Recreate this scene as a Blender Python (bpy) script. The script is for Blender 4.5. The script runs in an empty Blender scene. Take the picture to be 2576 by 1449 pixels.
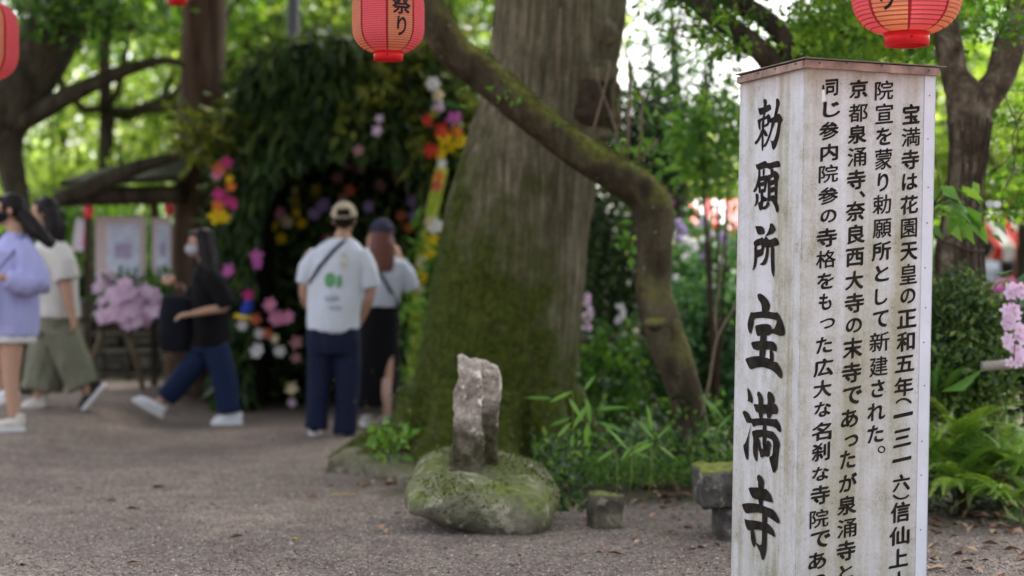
import bpy, bmesh, math, random
import numpy as np
from mathutils import Vector, Matrix, noise
C = bpy.context.scene.collection
R = math.radians
F = 4436.0; H = 1.08                      # focal length in photo pixels (2576 wide), eye height
random.seed(7); RNG = np.random.default_rng(7)

# ------------------------------------------------------------------ camera, world, sun, exposure
def P(u, v, d):                           # a point of the place d metres in front of the eye
    return Vector(((u-1288.0)/F*d, d, H-(v-724.5)/F*d))
cam = bpy.data.cameras.new('camera'); co = bpy.data.objects.new('camera', cam); C.objects.link(co)
co.location = (0, 0, H); co.rotation_euler = (R(90), 0, 0)
cam.sensor_width = 36; cam.lens = F/2576*36; cam.clip_start = 0.1; cam.clip_end = 2000
cam.dof.use_dof = True; cam.dof.focus_distance = 5.95; cam.dof.aperture_fstop = 1.72
bpy.context.scene.camera = co
SUN_EL, SUN_AZ = 60, 12                  # azimuth measured clockwise from +Y
w = bpy.data.worlds.new('World'); bpy.context.scene.world = w; w.use_nodes = True
wn = w.node_tree; bg = wn.nodes['Background']
sky = wn.nodes.new('ShaderNodeTexSky'); sky.sky_type = 'NISHITA'; sky.sun_disc = False
sky.sun_elevation = R(SUN_EL); sky.sun_rotation = R(SUN_AZ); sky.air_density = 1.0; sky.dust_density = 6.0; sky.ozone_density = 1.0
hs = wn.nodes.new('ShaderNodeHueSaturation'); hs.inputs['Saturation'].default_value = 0.35
wn.links.new(sky.outputs[0], hs.inputs['Color']); wn.links.new(hs.outputs[0], bg.inputs[0])
bg.inputs[1].default_value = 0.15
sl = bpy.data.lights.new('sun', 'SUN'); sl.energy = 2.2; sl.angle = R(9); sl.color = (1, .95, .88)
so = bpy.data.objects.new('sun', sl); C.objects.link(so)
_sd = Vector((math.sin(R(SUN_AZ))*math.cos(R(SUN_EL)), math.cos(R(SUN_AZ))*math.cos(R(SUN_EL)), math.sin(R(SUN_EL))))
so.rotation_euler = _sd.to_track_quat('Z', 'Y').to_euler()
vs = bpy.context.scene.view_settings
vs.view_transform = 'Standard'; vs.look = 'None'; vs.gamma = 1; vs.use_curve_mapping = False; vs.exposure = 2.1
cy = bpy.context.scene.cycles
cy.max_bounces = 7; cy.diffuse_bounces = 4; cy.transparent_max_bounces = 6; cy.use_denoising = True
cy.caustics_reflective = False; cy.caustics_refractive = False

# ------------------------------------------------------------------ helpers: tagging
def tag(o, label=None, cat=None, group=None, kind=None):
    for k, v in (('label', label), ('category', cat), ('group', group), ('kind', kind)):
        if v: o[k] = v
    return o
def thing(name, label, cat, loc=(0,0,0), group=None):
    o = bpy.data.objects.new(name, None); C.objects.link(o); o.location = loc; o.empty_display_size = .1
    return tag(o, label, cat, group)
def origin(o):
    v = Vector((0,0,0))
    while o is not None: v = v+o.location; o = o.parent
    return v
def link(name, me, mat, parent=None, at=None, smooth=True):
    """me holds world coordinates; the object's origin goes to `at` (or its parent's origin)."""
    o = bpy.data.objects.new(name, me); C.objects.link(o)
    if mat is not None and not me.materials:
        for m in (mat if isinstance(mat, (list, tuple)) else [mat]): me.materials.append(m)
    if parent is not None: o.parent = parent; org = origin(parent)
    else: org = Vector(at) if at is not None else Vector((0,0,0)); o.location = org
    if org.length > 0: me.transform(Matrix.Translation(-org))
    if smooth and len(me.polygons): me.polygons.foreach_set('use_smooth', [True]*len(me.polygons))
    return o
def copy_tree(o, parent=None):
    kids = [c for c in C.objects if c.parent == o]
    c = o.copy(); C.objects.link(c); c.parent = parent
    for k in kids: copy_tree(k, c)
    return c
def mesh(name, verts, faces):
    me = bpy.data.meshes.new(name); me.from_pydata([tuple(v) for v in verts], [], faces); me.update(); return me
def fbm(p, s, o=3): return noise.fractal(Vector(p)*s, 1.0, 2.0, o)
def sstep(a, b, x):
    t = min(1, max(0, (x-a)/(b-a))); return t*t*(3-2*t)

# ------------------------------------------------------------------ helpers: materials
class N:
    def __init__(s, name):
        s.m = bpy.data.materials.new(name); s.m.use_nodes = True; s.t = s.m.node_tree; s.n = s.t.nodes
        s.b = s.n['Principled BSDF']; s.b.inputs['Roughness'].default_value = .8; s.b.inputs['Specular IOR Level'].default_value = .15
        s.tc = s.n.new('ShaderNodeTexCoord')
    def L(s, a, b): s.t.links.new(a, b)
    def co(s, scale=(1,1,1), src='Object'):
        mp = s.n.new('ShaderNodeMapping'); mp.inputs['Scale'].default_value = scale; s.L(s.tc.outputs[src], mp.inputs['Vector']); return mp.outputs[0]
    def noise(s, scale, detail=4, rough=.6, st=(1,1,1), dist=0):
        x = s.n.new('ShaderNodeTexNoise'); x.inputs['Scale'].default_value = scale; x.inputs['Detail'].default_value = detail
        x.inputs['Roughness'].default_value = rough; x.inputs['Distortion'].default_value = dist; s.L(s.co(st), x.inputs['Vector']); return x.outputs['Fac']
    def vor(s, scale, out='Distance', st=(1,1,1), feature='F1'):
        x = s.n.new('ShaderNodeTexVoronoi'); x.feature = feature; x.inputs['Scale'].default_value = scale; s.L(s.co(st), x.inputs['Vector']); return x.outputs[out]
    def ramp(s, fac, stops, interp='LINEAR'):
        r = s.n.new('ShaderNodeValToRGB'); r.color_ramp.interpolation = interp
        e = r.color_ramp.elements
        while len(e) < len(stops): e.new(.5)
        for k, (p, c) in enumerate(stops):
            e[k].position = p; e[k].color = (c, c, c, 1) if not isinstance(c, tuple) else (*c, 1)
        s.L(fac, r.inputs[0]); return r.outputs[0]
    def mix(s, fac, a, b, mode='MIX'):
        x = s.n.new('ShaderNodeMix'); x.data_type = 'RGBA'; x.blend_type = mode
        for inp, v in ((x.inputs[0], fac), (x.inputs[6], a), (x.inputs[7], b)):
            if isinstance(v, (int, float)): inp.default_value = v
            elif isinstance(v, tuple): inp.default_value = (*v, 1)
            else: s.L(v, inp)
        return x.outputs[2]
    def math(s, op, a, b=0.0, clamp=False):
        x = s.n.new('ShaderNodeMath'); x.operation = op; x.use_clamp = clamp
        for inp, v in ((x.inputs[0], a), (x.inputs[1], b)):
            if isinstance(v, (int, float)): inp.default_value = v
            else: s.L(v, inp)
        return x.outputs[0]
    def nz(s):
        g = s.n.new('ShaderNodeNewGeometry'); x = s.n.new('ShaderNodeSeparateXYZ'); s.L(g.outputs['True Normal'], x.inputs[0]); return x.outputs
    def pos(s):
        x = s.n.new('ShaderNodeSeparateXYZ'); s.L(s.tc.outputs['Object'], x.inputs[0]); return x.outputs
    def attr(s, name):
        a = s.n.new('ShaderNodeAttribute'); a.attribute_name = name; return a.outputs['Fac']
    def bump(s, h, strength=.5, dist=.01):
        b = s.n.new('ShaderNodeBump'); b.inputs['Strength'].default_value = strength; b.inputs['Distance'].default_value = dist
        s.L(h, b.inputs['Height']); s.L(b.outputs[0], s.b.inputs['Normal']); return b
    def base(s, c):
        if isinstance(c, tuple): s.b.inputs['Base Color'].default_value = (*c, 1)
        else: s.L(c, s.b.inputs['Base Color'])
    def rough(s, r): s.b.inputs['Roughness'].default_value = r
    def translucent(s, col, fac):
        t = s.n.new('ShaderNodeBsdfTranslucent'); mx = s.n.new('ShaderNodeMixShader'); mx.inputs[0].default_value = fac
        if isinstance(col, tuple): t.inputs[0].default_value = (*col, 1)
        else: s.L(col, t.inputs[0])
        s.L(s.b.outputs[0], mx.inputs[1]); s.L(t.outputs[0], mx.inputs[2])
        s.L(mx.outputs[0], s.n['Material Output'].inputs[0])

def plain(name, c, rough=.8, var=.25, scale=30, bump=0):
    n = N(name); f = n.noise(scale, 4)
    n.base(n.mix(n.ramp(f, [(.3, 0), (.7, 1)]), tuple(x*(1-var) for x in c), tuple(min(1, x*(1+var)) for x in c))); n.rough(rough)
    if bump: n.bump(f, .6, bump)
    return n.m
def leafmat(name, stops, trans=.4, rough=.5, tw=(1.6, 1.5, .7)):
    n = N(name); c = n.ramp(n.attr('rnd'), stops); n.base(c); n.rough(rough); n.b.inputs['Specular IOR Level'].default_value = .35
    n.translucent(n.mix(1.0, c, tw, 'MULTIPLY'), trans); return n.m
def barkmat(name, cols, furrow=(14, 14, 1.6), moss=None, mossamt=(.45, .7), lichen=0, bump=.02, up=.35, low=None, broken=False):
    n = N(name)
    f = n.noise(1.0, 6, .65, furrow, .4); g = n.noise(3.2, 4, .6); k = n.noise(45, 3)
    if broken: f = n.math('ADD', n.math('MULTIPLY', f, .68), n.math('MULTIPLY', n.noise(7, 5, .7, (1, 1, .6)), .32))
    c = n.ramp(f, [(.36, cols[0]), (.5, cols[1]), (.63, cols[2])])
    c = n.mix(n.ramp(k, [(.4, 0), (.75, .35)]), c, tuple(x*.55 for x in cols[0]))
    if moss:
        z = n.nz()[2]; m = n.math('ADD', n.math('MULTIPLY', z, up), g)
        if low is not None:   # moss thick near the ground, thinning upwards, lighter to the right
            p = n.pos(); m = n.math('ADD', m, n.math('MULTIPLY', n.math('SUBTRACT', low[0], p[2]), low[1])); m = n.math('SUBTRACT', m, n.math('MULTIPLY', p[0], low[2]))
        mm = n.ramp(m, [(mossamt[0], 0), (mossamt[1], 1)])
        mc = n.ramp(n.noise(24, 4), [(.35, tuple(x*.55 for x in moss)), (.65, tuple(x*1.35 for x in moss))])
        c = n.mix(mm, c, mc)
    if lichen:
        c = n.mix(n.ramp(n.vor(11), [(.06*lichen, 1), (.14*lichen, 0)]), c, (.34, .36, .30))
    n.base(c); n.rough(.9)
    n.bump(n.math('ADD', f, n.math('MULTIPLY', k, .25)), .8, bump)
    return n.m

# ------------------------------------------------------------------ helpers: shapes
def frames(pts):
    T = [(pts[min(i+1, len(pts)-1)]-pts[max(i-1, 0)]).normalized() for i in range(len(pts))]
    n = T[0].cross(Vector((0, 1, 0)))
    if n.length < .2: n = T[0].cross(Vector((1, 0, 0)))
    n.normalize(); out = []
    for t in T:
        n = (n-t*n.dot(t)).normalized(); out.append((t, n, t.cross(n)))
    return out
def resample(pts, rad, step):
    """Catmull-Rom through pts"""
    op, orr = [], []
    for i in range(len(pts)-1):
        a, b, c, d = pts[max(i-1, 0)], pts[i], pts[i+1], pts[min(i+2, len(pts)-1)]
        n = max(1, int((c-b).length/step))
        for k in range(n):
            t = k/n; t2 = t*t; t3 = t2*t
            op.append(.5*((2*b)+(c-a)*t+(2*a-5*b+4*c-d)*t2+(3*b-a-3*c+d)*t3)); orr.append(rad[i]+(rad[i+1]-rad[i])*t)
    op.append(pts[-1]); orr.append(rad[-1]); return op, orr
def tube_geo(pts, rad, seg=12, step=None, rough=0, rs=6.0, cap=True, furrow=0, fn=26):
    pts = [Vector(p) for p in pts]
    if step: pts, rad = resample(pts, rad, step)
    V, Fc = [], []
    fr = frames(pts)
    for i, (p, r, (t, n, b)) in enumerate(zip(pts, rad, fr)):
        for k in range(seg):
            a = 2*math.pi*k/seg; d = n*math.cos(a)+b*math.sin(a); rr = r
            if rough:
                q = p+d*r; rr = r*(1+rough*fbm(q, rs, 3))
            if furrow:
                x = noise.noise(Vector((math.cos(a)*fn*.16, math.sin(a)*fn*.16, p.z*.55)))*1.0+noise.noise(Vector((math.cos(a)*fn*.4, math.sin(a)*fn*.4, p.z*1.3)))*.6
                rr -= furrow*(abs(x)**.7)
            V.append(p+d*rr)
    for i in range(len(pts)-1):
        for k in range(seg):
            k2 = (k+1) % seg; Fc.append((i*seg+k, i*seg+k2, (i+1)*seg+k2, (i+1)*seg+k))
    if cap: Fc.append(tuple(range(seg-1, -1, -1))); Fc.append(tuple(range((len(pts)-1)*seg, len(pts)*seg)))
    return V, Fc
class MB:
    def __init__(s): s.v = []; s.f = []; s.mi = []
    def add(s, V, Fc, mi=0):
        o = len(s.v); s.v += [Vector(x) for x in V]; s.f += [tuple(i+o for i in f) for f in Fc]; s.mi += [mi]*len(Fc); return s
    def tube(s, pts, rad, seg=10, mi=0, **k):
        if isinstance(rad, (int, float)): rad = [rad]*len(pts)
        return s.add(*tube_geo(pts, rad, seg, **k), mi=mi)
    def box(s, c, d, rot=None, mi=0, bev=0.0):
        bm = bmesh.new(); bmesh.ops.create_cube(bm, size=1)
        bmesh.ops.scale(bm, vec=d, verts=bm.verts)
        if bev: bmesh.ops.bevel(bm, geom=list(bm.edges), offset=bev, segments=2, affect='EDGES', profile=.6)
        M = Matrix.Translation(Vector(c)) @ (rot.to_4x4() if rot else Matrix())
        bm.transform(M); bm.verts.index_update()
        s.add([v.co.copy() for v in bm.verts], [tuple(v.index for v in f.verts) for f in bm.faces], mi); bm.free(); return s
    def ball(s, c, r, mi=0, sub=2, rot=None):
        if isinstance(r, (int, float)): r = (r, r, r)
        bm = bmesh.new(); bmesh.ops.create_icosphere(bm, subdivisions=sub, radius=1)
        bmesh.ops.scale(bm, vec=r, verts=bm.verts)
        if rot: bm.transform(rot.to_4x4())
        s.add([v.co+Vector(c) for v in bm.verts], [tuple(v.index for v in f.verts) for f in bm.faces], mi); bm.free(); return s
    def build(s, name, mat, parent=None, at=None, smooth=True):
        me = mesh(name, s.v, s.f)
        o = link(name, me, mat, parent, at, smooth)
        if any(s.mi): me.polygons.foreach_set('material_index', s.mi)
        return o
def remeshed(mb, voxel, smooth=3, disp=0, ds=8, dst=(1, 1, 1)):
    """one continuous surface from overlapping closed shapes"""
    me = mesh('m', mb.v, mb.f); o = bpy.data.objects.new('m', me); C.objects.link(o)
    md = o.modifiers.new('r', 'REMESH'); md.mode = 'VOXEL'; md.voxel_size = voxel
    if smooth: sm = o.modifiers.new('s', 'SMOOTH'); sm.iterations = smooth; sm.factor = .5
    bpy.context.view_layer.update()
    out = bpy.data.meshes.new_from_object(o.evaluated_get(bpy.context.evaluated_depsgraph_get()))
    bpy.data.objects.remove(o); bpy.data.meshes.remove(me)
    if disp:
        for v in out.vertices:
            q = Vector((v.co.x*dst[0], v.co.y*dst[1], v.co.z*dst[2])); v.co += v.normal*disp*fbm(q, ds, 3)
    return out
def arr_mesh(name, V, Fq, rnd):
    """numpy quads/tris -> mesh with a per-face random number"""
    me = bpy.data.meshes.new(name); k = Fq.shape[1]
    me.vertices.add(len(V)); me.vertices.foreach_set('co', V.astype(np.float32).ravel())
    me.loops.add(Fq.size); me.loops.foreach_set('vertex_index', Fq.astype(np.int32).ravel())
    me.polygons.add(len(Fq)); me.polygons.foreach_set('loop_start', np.arange(0, Fq.size, k, dtype=np.int32))
    me.update(calc_edges=True); me.validate()
    a = me.attributes.new('rnd', 'FLOAT', 'FACE'); a.data.foreach_set('value', rnd.astype(np.float32)); return me
def unit(a): return a/np.maximum(np.linalg.norm(a, axis=1, keepdims=True), 1e-9)
def leaves_mesh(name, pts, size, aspect=.5, bias=(0, 0, 0), flat=0.0, tone=None, dirs=None):
    """one folded leaf per point"""
    n = len(pts); d = unit(RNG.normal(size=(n, 3))+np.array(bias)) if dirs is None else unit(dirs)
    up = RNG.normal(size=(n, 3)); up[:, 2] += flat; s = unit(np.cross(d, up)); nn = np.cross(s, d)
    sz = (size*(.65+.7*RNG.random(n)))[:, None]
    a = pts; m = pts+d*sz*.45+nn*sz*.0; t = pts+d*sz-nn*sz*.12
    l = m+s*sz*aspect*.5+nn*sz*.12; r = m-s*sz*aspect*.5+nn*sz*.12
    V = np.stack([a, l, t, r], 1).reshape(-1, 3)
    i = np.arange(n)*4; Fq = np.stack([np.stack([i, i+2, i+1], 1), np.stack([i, i+3, i+2], 1)], 1).reshape(-1, 3)
    rnd = (RNG.random(n) if tone is None else np.clip(tone+RNG.normal(size=n)*.13, 0, 1)); return arr_mesh(name, V, Fq, np.repeat(rnd, 2))
def clumps(c, r, nc, per, spread, shell=.5, flat=1.0):
    """leaf points gathered into clumps spread through an ellipsoid; also a tone per clump"""
    c = np.array(c); r = np.array(r); d = unit(RNG.normal(size=(nc, 3))); rad = (shell+(1-shell)*RNG.random(nc))**.6
    cc = c+d*rad[:, None]*r; tone = RNG.random(nc)
    pts = np.repeat(cc, per, 0)+RNG.normal(size=(nc*per, 3))*np.array([spread, spread, spread*flat]); return pts, np.repeat(tone, per)
def in_box(n, u0, u1, v0, v1, d0, d1):
    u = RNG.uniform(u0, u1, n); v = RNG.uniform(v0, v1, n); d = RNG.uniform(d0, d1, n)
    return np.stack([(u-1288)/F*d, d, H-(v-724.5)/F*d], 1)
def crown_clumps(cc, per, spread, flat=.5):
    cc = np.array(cc); tone = RNG.random(len(cc))
    return np.repeat(cc, per, 0)+RNG.normal(size=(len(cc)*per, 3))*np.array([spread, spread, spread*flat]), np.repeat(tone, per)

def tufts(o, parent, n, size, mat, keep, name='moss'):
    """tiny moss leaves standing on the surface of o wherever keep(point, normal) says so"""
    me = o.data; org = origin(o); ps = me.polygons; k = len(ps)
    ar = np.empty(k); ps.foreach_get('area', ar); ce = np.empty(k*3); ps.foreach_get('center', ce); ce = ce.reshape(-1, 3)+np.array(org); no = np.empty(k*3); ps.foreach_get('normal', no); no = no.reshape(-1, 3)
    i = RNG.choice(k, n, p=ar/ar.sum()); pts = ce[i]+RNG.normal(size=(n, 3))*np.sqrt(ar[i])[:, None]*.3; nn = no[i]
    m = np.array([keep(p, q) for p, q in zip(pts, nn)]); pts, nn = pts[m]-nn[m]*size*.12, nn[m]
    d = nn*.75+RNG.normal(size=pts.shape)*.6; return link(name, leaves_mesh(name, pts, size, .5, dirs=d), mat, parent, smooth=False)
# ------------------------------------------------------------------ the ground
def gz(x, y):
    s = sstep(-2.7, -3.3, x)
    z = s*(.085+max(0, min(y, 13.5)-12.3)*.08)
    z += .08*sstep(8.8, 10.2, y)*sstep(-.95, -.4, x)
    z += .012*noise.noise(Vector((x*.9, y*.9, 0)))
    if y > 34: z += (y-34)*.05
    return z
def ground():
    n = N('gravel_ground')
    big = n.noise(.7, 4); med = n.noise(5, 5, .65); fine = n.noise(70, 4, .7); cell = n.vor(85, 'Color'); cd = n.vor(85)
    base = n.mix(n.ramp(big, [(.35, 0), (.65, 1)]), (.215, .176, .148), (.145, .117, .098))
    base = n.mix(n.ramp(med, [(.42, 0), (.68, .75)]), base, (.115, .083, .077))
    x = n.n.new('ShaderNodeSeparateColor'); n.L(cell, x.inputs[0])
    gr = n.ramp(x.outputs[0], [(0, .42), (.5, .9), (.85, 1.15), (.97, 2.0)])
    base = n.mix(.9, base, gr, 'MULTIPLY')
    # bare soil of the planting beds
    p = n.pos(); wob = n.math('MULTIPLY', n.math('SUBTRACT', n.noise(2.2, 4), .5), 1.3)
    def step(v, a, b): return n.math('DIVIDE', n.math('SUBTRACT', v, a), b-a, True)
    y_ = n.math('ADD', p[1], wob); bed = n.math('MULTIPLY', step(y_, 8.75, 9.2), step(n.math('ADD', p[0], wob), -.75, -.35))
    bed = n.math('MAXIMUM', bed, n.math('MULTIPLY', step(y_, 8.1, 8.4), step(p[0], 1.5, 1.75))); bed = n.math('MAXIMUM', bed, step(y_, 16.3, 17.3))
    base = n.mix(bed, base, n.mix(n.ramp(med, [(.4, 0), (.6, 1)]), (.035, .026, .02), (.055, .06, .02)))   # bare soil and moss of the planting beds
    n.base(base); n.rough(.92)
    n.bump(n.math('ADD', n.math('MULTIPLY', cd, -1.0), n.math('MULTIPLY', fine, .8)), .9, .008)
    xs = sorted(set(list(np.linspace(-6, 6, 97))+list(np.linspace(-60, -6, 19))+list(np.linspace(6, 60, 19))+[-600, -200, 200, 600]))
    ys = sorted(set(list(np.linspace(3, 20, 120))+list(np.linspace(-40, 3, 9))+list(np.linspace(20, 120, 41))+[-400, 200, 400, 900]))
    V = [(x, y, gz(x, min(y, 120)) if y > 3 else 0) for y in ys for x in xs]; w_ = len(xs)
    Fc = [(j*w_+i, j*w_+i+1, (j+1)*w_+i+1, (j+1)*w_+i) for j in range(len(ys)-1) for i in range(w_-1)]
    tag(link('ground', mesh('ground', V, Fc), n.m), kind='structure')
ground()

def pebbles():
    k = 15000; x = []; y = []
    u = RNG.uniform(-50, 2600, k); v = 1160+300*RNG.random(k)**.8; d = H*F/(v-724.5); X = (u-1288)/F*d
    keep = ~((d > 8.9) & (X > -.9)); X = X[keep]; d = d[keep]; k = len(X)
    s = RNG.uniform(.0022, .0056, k)*(1+.9*(RNG.random(k) > .97))
    o = np.array([[1,0,0],[0,1,0],[-1,0,0],[0,-1,0],[0,0,.7],[0,0,-.7]])
    Z = np.array([gz(a, b) for a, b in zip(X, d)])
    V = np.stack([X, d, Z+s*.3], 1)[:, None, :]+(o[None]*(.7+.6*RNG.random((k, 6, 1))))*s[:, None, None]
    f = np.array([[0,1,4],[1,2,4],[2,3,4],[3,0,4],[1,0,5],[2,1,5],[3,2,5],[0,3,5]])
    Fq = (f[None]+(np.arange(k)*6)[:, None, None]).reshape(-1, 3)
    n = N('pebble'); n.base(n.ramp(n.attr('rnd'), [(0, (.06, .05, .045)), (.45, (.18, .152, .14)), (.85, (.36, .315, .295)), (1, (.50, .46, .43))])); n.rough(.9)
    tag(link('gravel', arr_mesh('gravel', V.reshape(-1, 3), Fq, np.repeat(RNG.random(k), 8)), n.m, smooth=False), 'fine loose grey and brown gravel over the path', 'gravel', kind='stuff')
pebbles()

litter_mat = None
def litter():
    n = N('dry_leaf'); n.base(n.ramp(n.attr('rnd'), [(0, (.07, .04, .028)), (.4, (.17, .095, .06)), (.8, (.33, .21, .145)), (1, (.42, .32, .2))])); n.rough(.7)
    spots = [(1390, 1720, 1195, 1285, 110), (1700, 1850, 1180, 1240, 20), (2320, 2590, 1300, 1449, 46), (2330, 2580, 1270, 1340, 70), (900, 1100, 1130, 1200, 20), (1450, 1840, 1260, 1400, 22), (20, 1400, 1120, 1440, 26)]
    A = np.concatenate([np.stack([RNG.uniform(a, b, m), RNG.uniform(c, e, m)], 1) for a, b, c, e, m in spots])
    pts = []
    for u, v in A:
        d = H*F/(v-724.5)
        if d > 9.5: d = 9.5
        x = (u-1288)/F*d; pts.append((x, d, gz(x, d)+.006+.012*random.random()))
    pts = np.array(pts); dirs = RNG.normal(size=(len(pts), 3)); dirs[:, 2] *= .18
    me = leaves_mesh('leaf_litter', pts, .062, .5, dirs=dirs, flat=6)
    tag(link('leaf_litter', me, n.m), 'dry brown fallen leaves scattered over the gravel', 'leaf litter', kind='stuff')
litter()
def fallen(name, label, u, v, size, col, star=False):
    d = H*F/(v-724.5); x = (u-1288)/F*d; mb = MB()
    if star:
        pts = []
        for k in range(10):
            a = k*math.pi/5; r = size*(1 if k % 2 == 0 else .38); pts.append(Vector((x+math.cos(a)*r, d+math.sin(a)*r, gz(x, d)+.012+.006*(k % 2))))
        V = [Vector((x, d, gz(x, d)+.008))]+pts; mb.add(V, [(0, 1+k, 1+(k+1) % 10) for k in range(10)])
        tag(mb.build(name, plain(name+'_skin', col, .6), at=(x, d, gz(x, d))), label, 'leaf')
    else:
        mb.tube([(x-size, d, gz(x, d)+.008), (x, d+.01, gz(x, d)+.014), (x+size, d+.02, gz(x, d)+.008)], [.003, .004, .003], 6)
        tag(mb.build(name, plain(name+'_skin', col, .6), at=(x, d, gz(x, d))), label, 'twig')
fallen('fallen_leaf', 'bright yellow star shaped leaf lying alone on the gravel in front of the mossy rock', 743, 1365, .024, (.55, .45, .06), True)
fallen('fallen_leaf', 'small green star shaped leaf on the gravel between the small stone and the white post', 1690, 1343, .02, (.2, .34, .06), True)
fallen('fallen_twig', 'thin straw coloured twig lying on the gravel left of the mossy rock', 865, 1252, .068, (.45, .3, .1))

# ------------------------------------------------------------------ the white square post
ALPHA, LEAN, PD = 18, 1.1, 5.8
O = P(2029, 169, PD)
Mrot = Matrix.Rotation(R(LEAN), 3, 'Y') @ Matrix.Rotation(R(ALPHA), 3, 'Z')
bx, ay, uz = Mrot.col[0].copy(), Mrot.col[1].copy(), Mrot.col[2].copy()
TOPZ = O.z/uz.z                               # length of the corner edge down to the ground
BASE = O-uz*TOPZ; BASE.z = 0.0
eye = Vector((0, 0, H))
def on_face(u, v, face):                      # where the line of sight meets a face of the post, in the post's own axes
    nrm = ay if face == 'R' else bx
    d = (P(u, v, 1)-eye); t = (BASE-eye).dot(nrm)/d.dot(nrm); q = eye+d*t-BASE
    return Vector((q.dot(bx), q.dot(ay), q.dot(uz)))
SR, SL = .482, .505                           # widths of the right and the left face
def panelmat(name, dirt, seed):
    n = N(name); st = n.noise(1, 4, .6, (9+seed, 9, .55)); sp = n.noise(7, 7, .8); fs = n.noise(85, 5, .8); p = n.pos()
    white = n.mix(n.noise(3, 3), (.66, .65, .70), (.55, .545, .575))
    d1 = n.math('ADD', st, n.math('MULTIPLY', sp, .55)); low = n.math('MULTIPLY', n.math('SUBTRACT', 1.5, p[2]), .07)
    d1 = n.math('ADD', d1, low)
    d1 = n.math('ADD', d1, n.math('MULTIPLY', n.math('SUBTRACT', fs, .5), .35)); f = n.ramp(d1, [(dirt-.10, 0), (dirt+.09, .45), (dirt+.30, .9)])
    c = n.mix(f, white, n.mix(n.noise(4, 4), (.37, .315, .225), (.25, .245, .145)))
    c = n.mix(n.ramp(fs, [(.58, 0), (.74, .5)]), c, (.20, .175, .125))
    e = n.math('ADD', n.math('MULTIPLY', n.math('ADD', p[0], p[1]), 9.0), n.math('MULTIPLY', n.noise(16, 5, .7), 1.6))
    c = n.mix(n.ramp(e, [(.55, .75), (1.3, 0)]), c, (.33, .31, .22))
    c = n.mix(n.ramp(n.math('MULTIPLY', n.noise(210, 3, .7), sp), [(.30, 0), (.40, .75)]), c, (.085, .078, .06))
    rs_ = n.math('ADD', n.math('MULTIPLY', n.math('SUBTRACT', p[2], TOPZ-.12), 4.0), n.math('MULTIPLY', st, 1.0)); c = n.mix(n.ramp(rs_, [(.62, 0), (1.0, .5)]), c, (.30, .19, .13))
    spk = n.ramp(n.vor(42), [(.05, 1), (.09, 0)]); c = n.mix(n.math('MULTIPLY', spk, n.ramp(sp, [(.5, 0), (.6, .8)])), c, (.09, .07, .05))
    n.base(c); n.rough(.6); n.bump(n.noise(220, 3), .15, .002); return n.m
post = thing('sign_post', 'tall white square post lettered in black, with brown edged sheet roof', 'sign', BASE)
post.rotation_euler = Mrot.to_euler()
def plink(mb, name, mat, parent=None, smooth=False):
    me = mesh(name, mb.v, mb.f); o = bpy.data.objects.new(name, me); C.objects.link(o); o.parent = parent or post
    for m in (mat if isinstance(mat, list) else [mat]): me.materials.append(m)
    if any(mb.mi): me.polygons.foreach_set('material_index', mb.mi)
    if smooth: me.polygons.foreach_set('use_smooth', [True]*len(me.polygons))
    return o
pr, pl = panelmat('weathered_white_right', .72, 0), panelmat('weathered_white_left', .77, 3)
alu = plain('white_edge_strip', (.60, .60, .66), .45, .08, 8)
mb = MB(); mb.box((SR/2, .006, TOPZ/2), (SR-.002, .012, TOPZ)); plink(mb, 'lettered_panel', pr)
mb = MB(); mb.box((.006, SL/2+.006, TOPZ/2), (.012, SL-.014, TOPZ)); plink(mb, 'title_panel', pl)
mb = MB(); mb.box((SR/2, SL-.006, TOPZ/2), (SR-.03, .012, TOPZ)); mb.box((SR-.006, SL/2, TOPZ/2), (.012, SL-.02, TOPZ)); plink(mb, 'back_panels', pl)
mb = MB(); mb.box((SR-.0195, -.0015, TOPZ/2), (.041, .003, TOPZ-.004)); mb.box((SR+.0005, .02, TOPZ/2), (.003, .046, TOPZ-.004)); plink(mb, 'edge_strip', alu)
nail = plain('rusty_nail', (.11, .085, .07), .6)
mb = MB()
for k in range(11): mb = MB(); mb.ball((SR-.022+.004*random.uniform(-1, 1), -.0035, TOPZ-.06-k*.145+random.uniform(-.03, .03)), (.0028, .0016, .0028), sub=1); plink(mb, 'nail', nail)
trim = plain('faded_red_board', (.285, .19, .165), .7, .45, 14)
TH = .027
mb = MB(); mb.box((SR/2, -.007, TOPZ+TH/2-.003), (SR+.018, .014, TH), bev=.0015); mb.box((-.007, SL/2+.0, TOPZ+TH/2-.0035), (.014, SL-.002, TH-.002), bev=.0015)
mb.box((SR/2, SL+.006, TOPZ+TH/2-.003), (SR, .012, TH)); mb.box((SR+.007, SL/2, TOPZ+TH/2-.003), (.012, SL, TH)); plink(mb, 'trim_boards', trim)
mb = MB()
for x in (.04, .14, .27, .45): mb = MB(); mb.ball((x, -.015, TOPZ+.016+random.uniform(-.006, .006)), .004, sub=1); plink(mb, 'nail', nail)
for y in (.05, .2, .33, .46): mb = MB(); mb.ball((-.015, y, TOPZ+.016), .004, sub=1); plink(mb, 'nail', nail)
n = N('roof_sheet'); n.base(n.mix(n.ramp(n.noise(14, 4), [(.4, 0), (.65, 1)]), (.20, .18, .16), (.12, .075, .06))); n.rough(.55); n.b.inputs['Metallic'].default_value = .4
mb = MB(); z0 = TOPZ+TH; ov = .02
c4 = [(-.019, -.019), (SR+.034, -.019), (SR+.034, SL+.006), (-.019, SL+.006)]
V = [(x, y, z0) for x, y in c4]+[(x, y, z0+.004) for x, y in c4]+[(SR/2, SL/2, z0+.02)]
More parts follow.
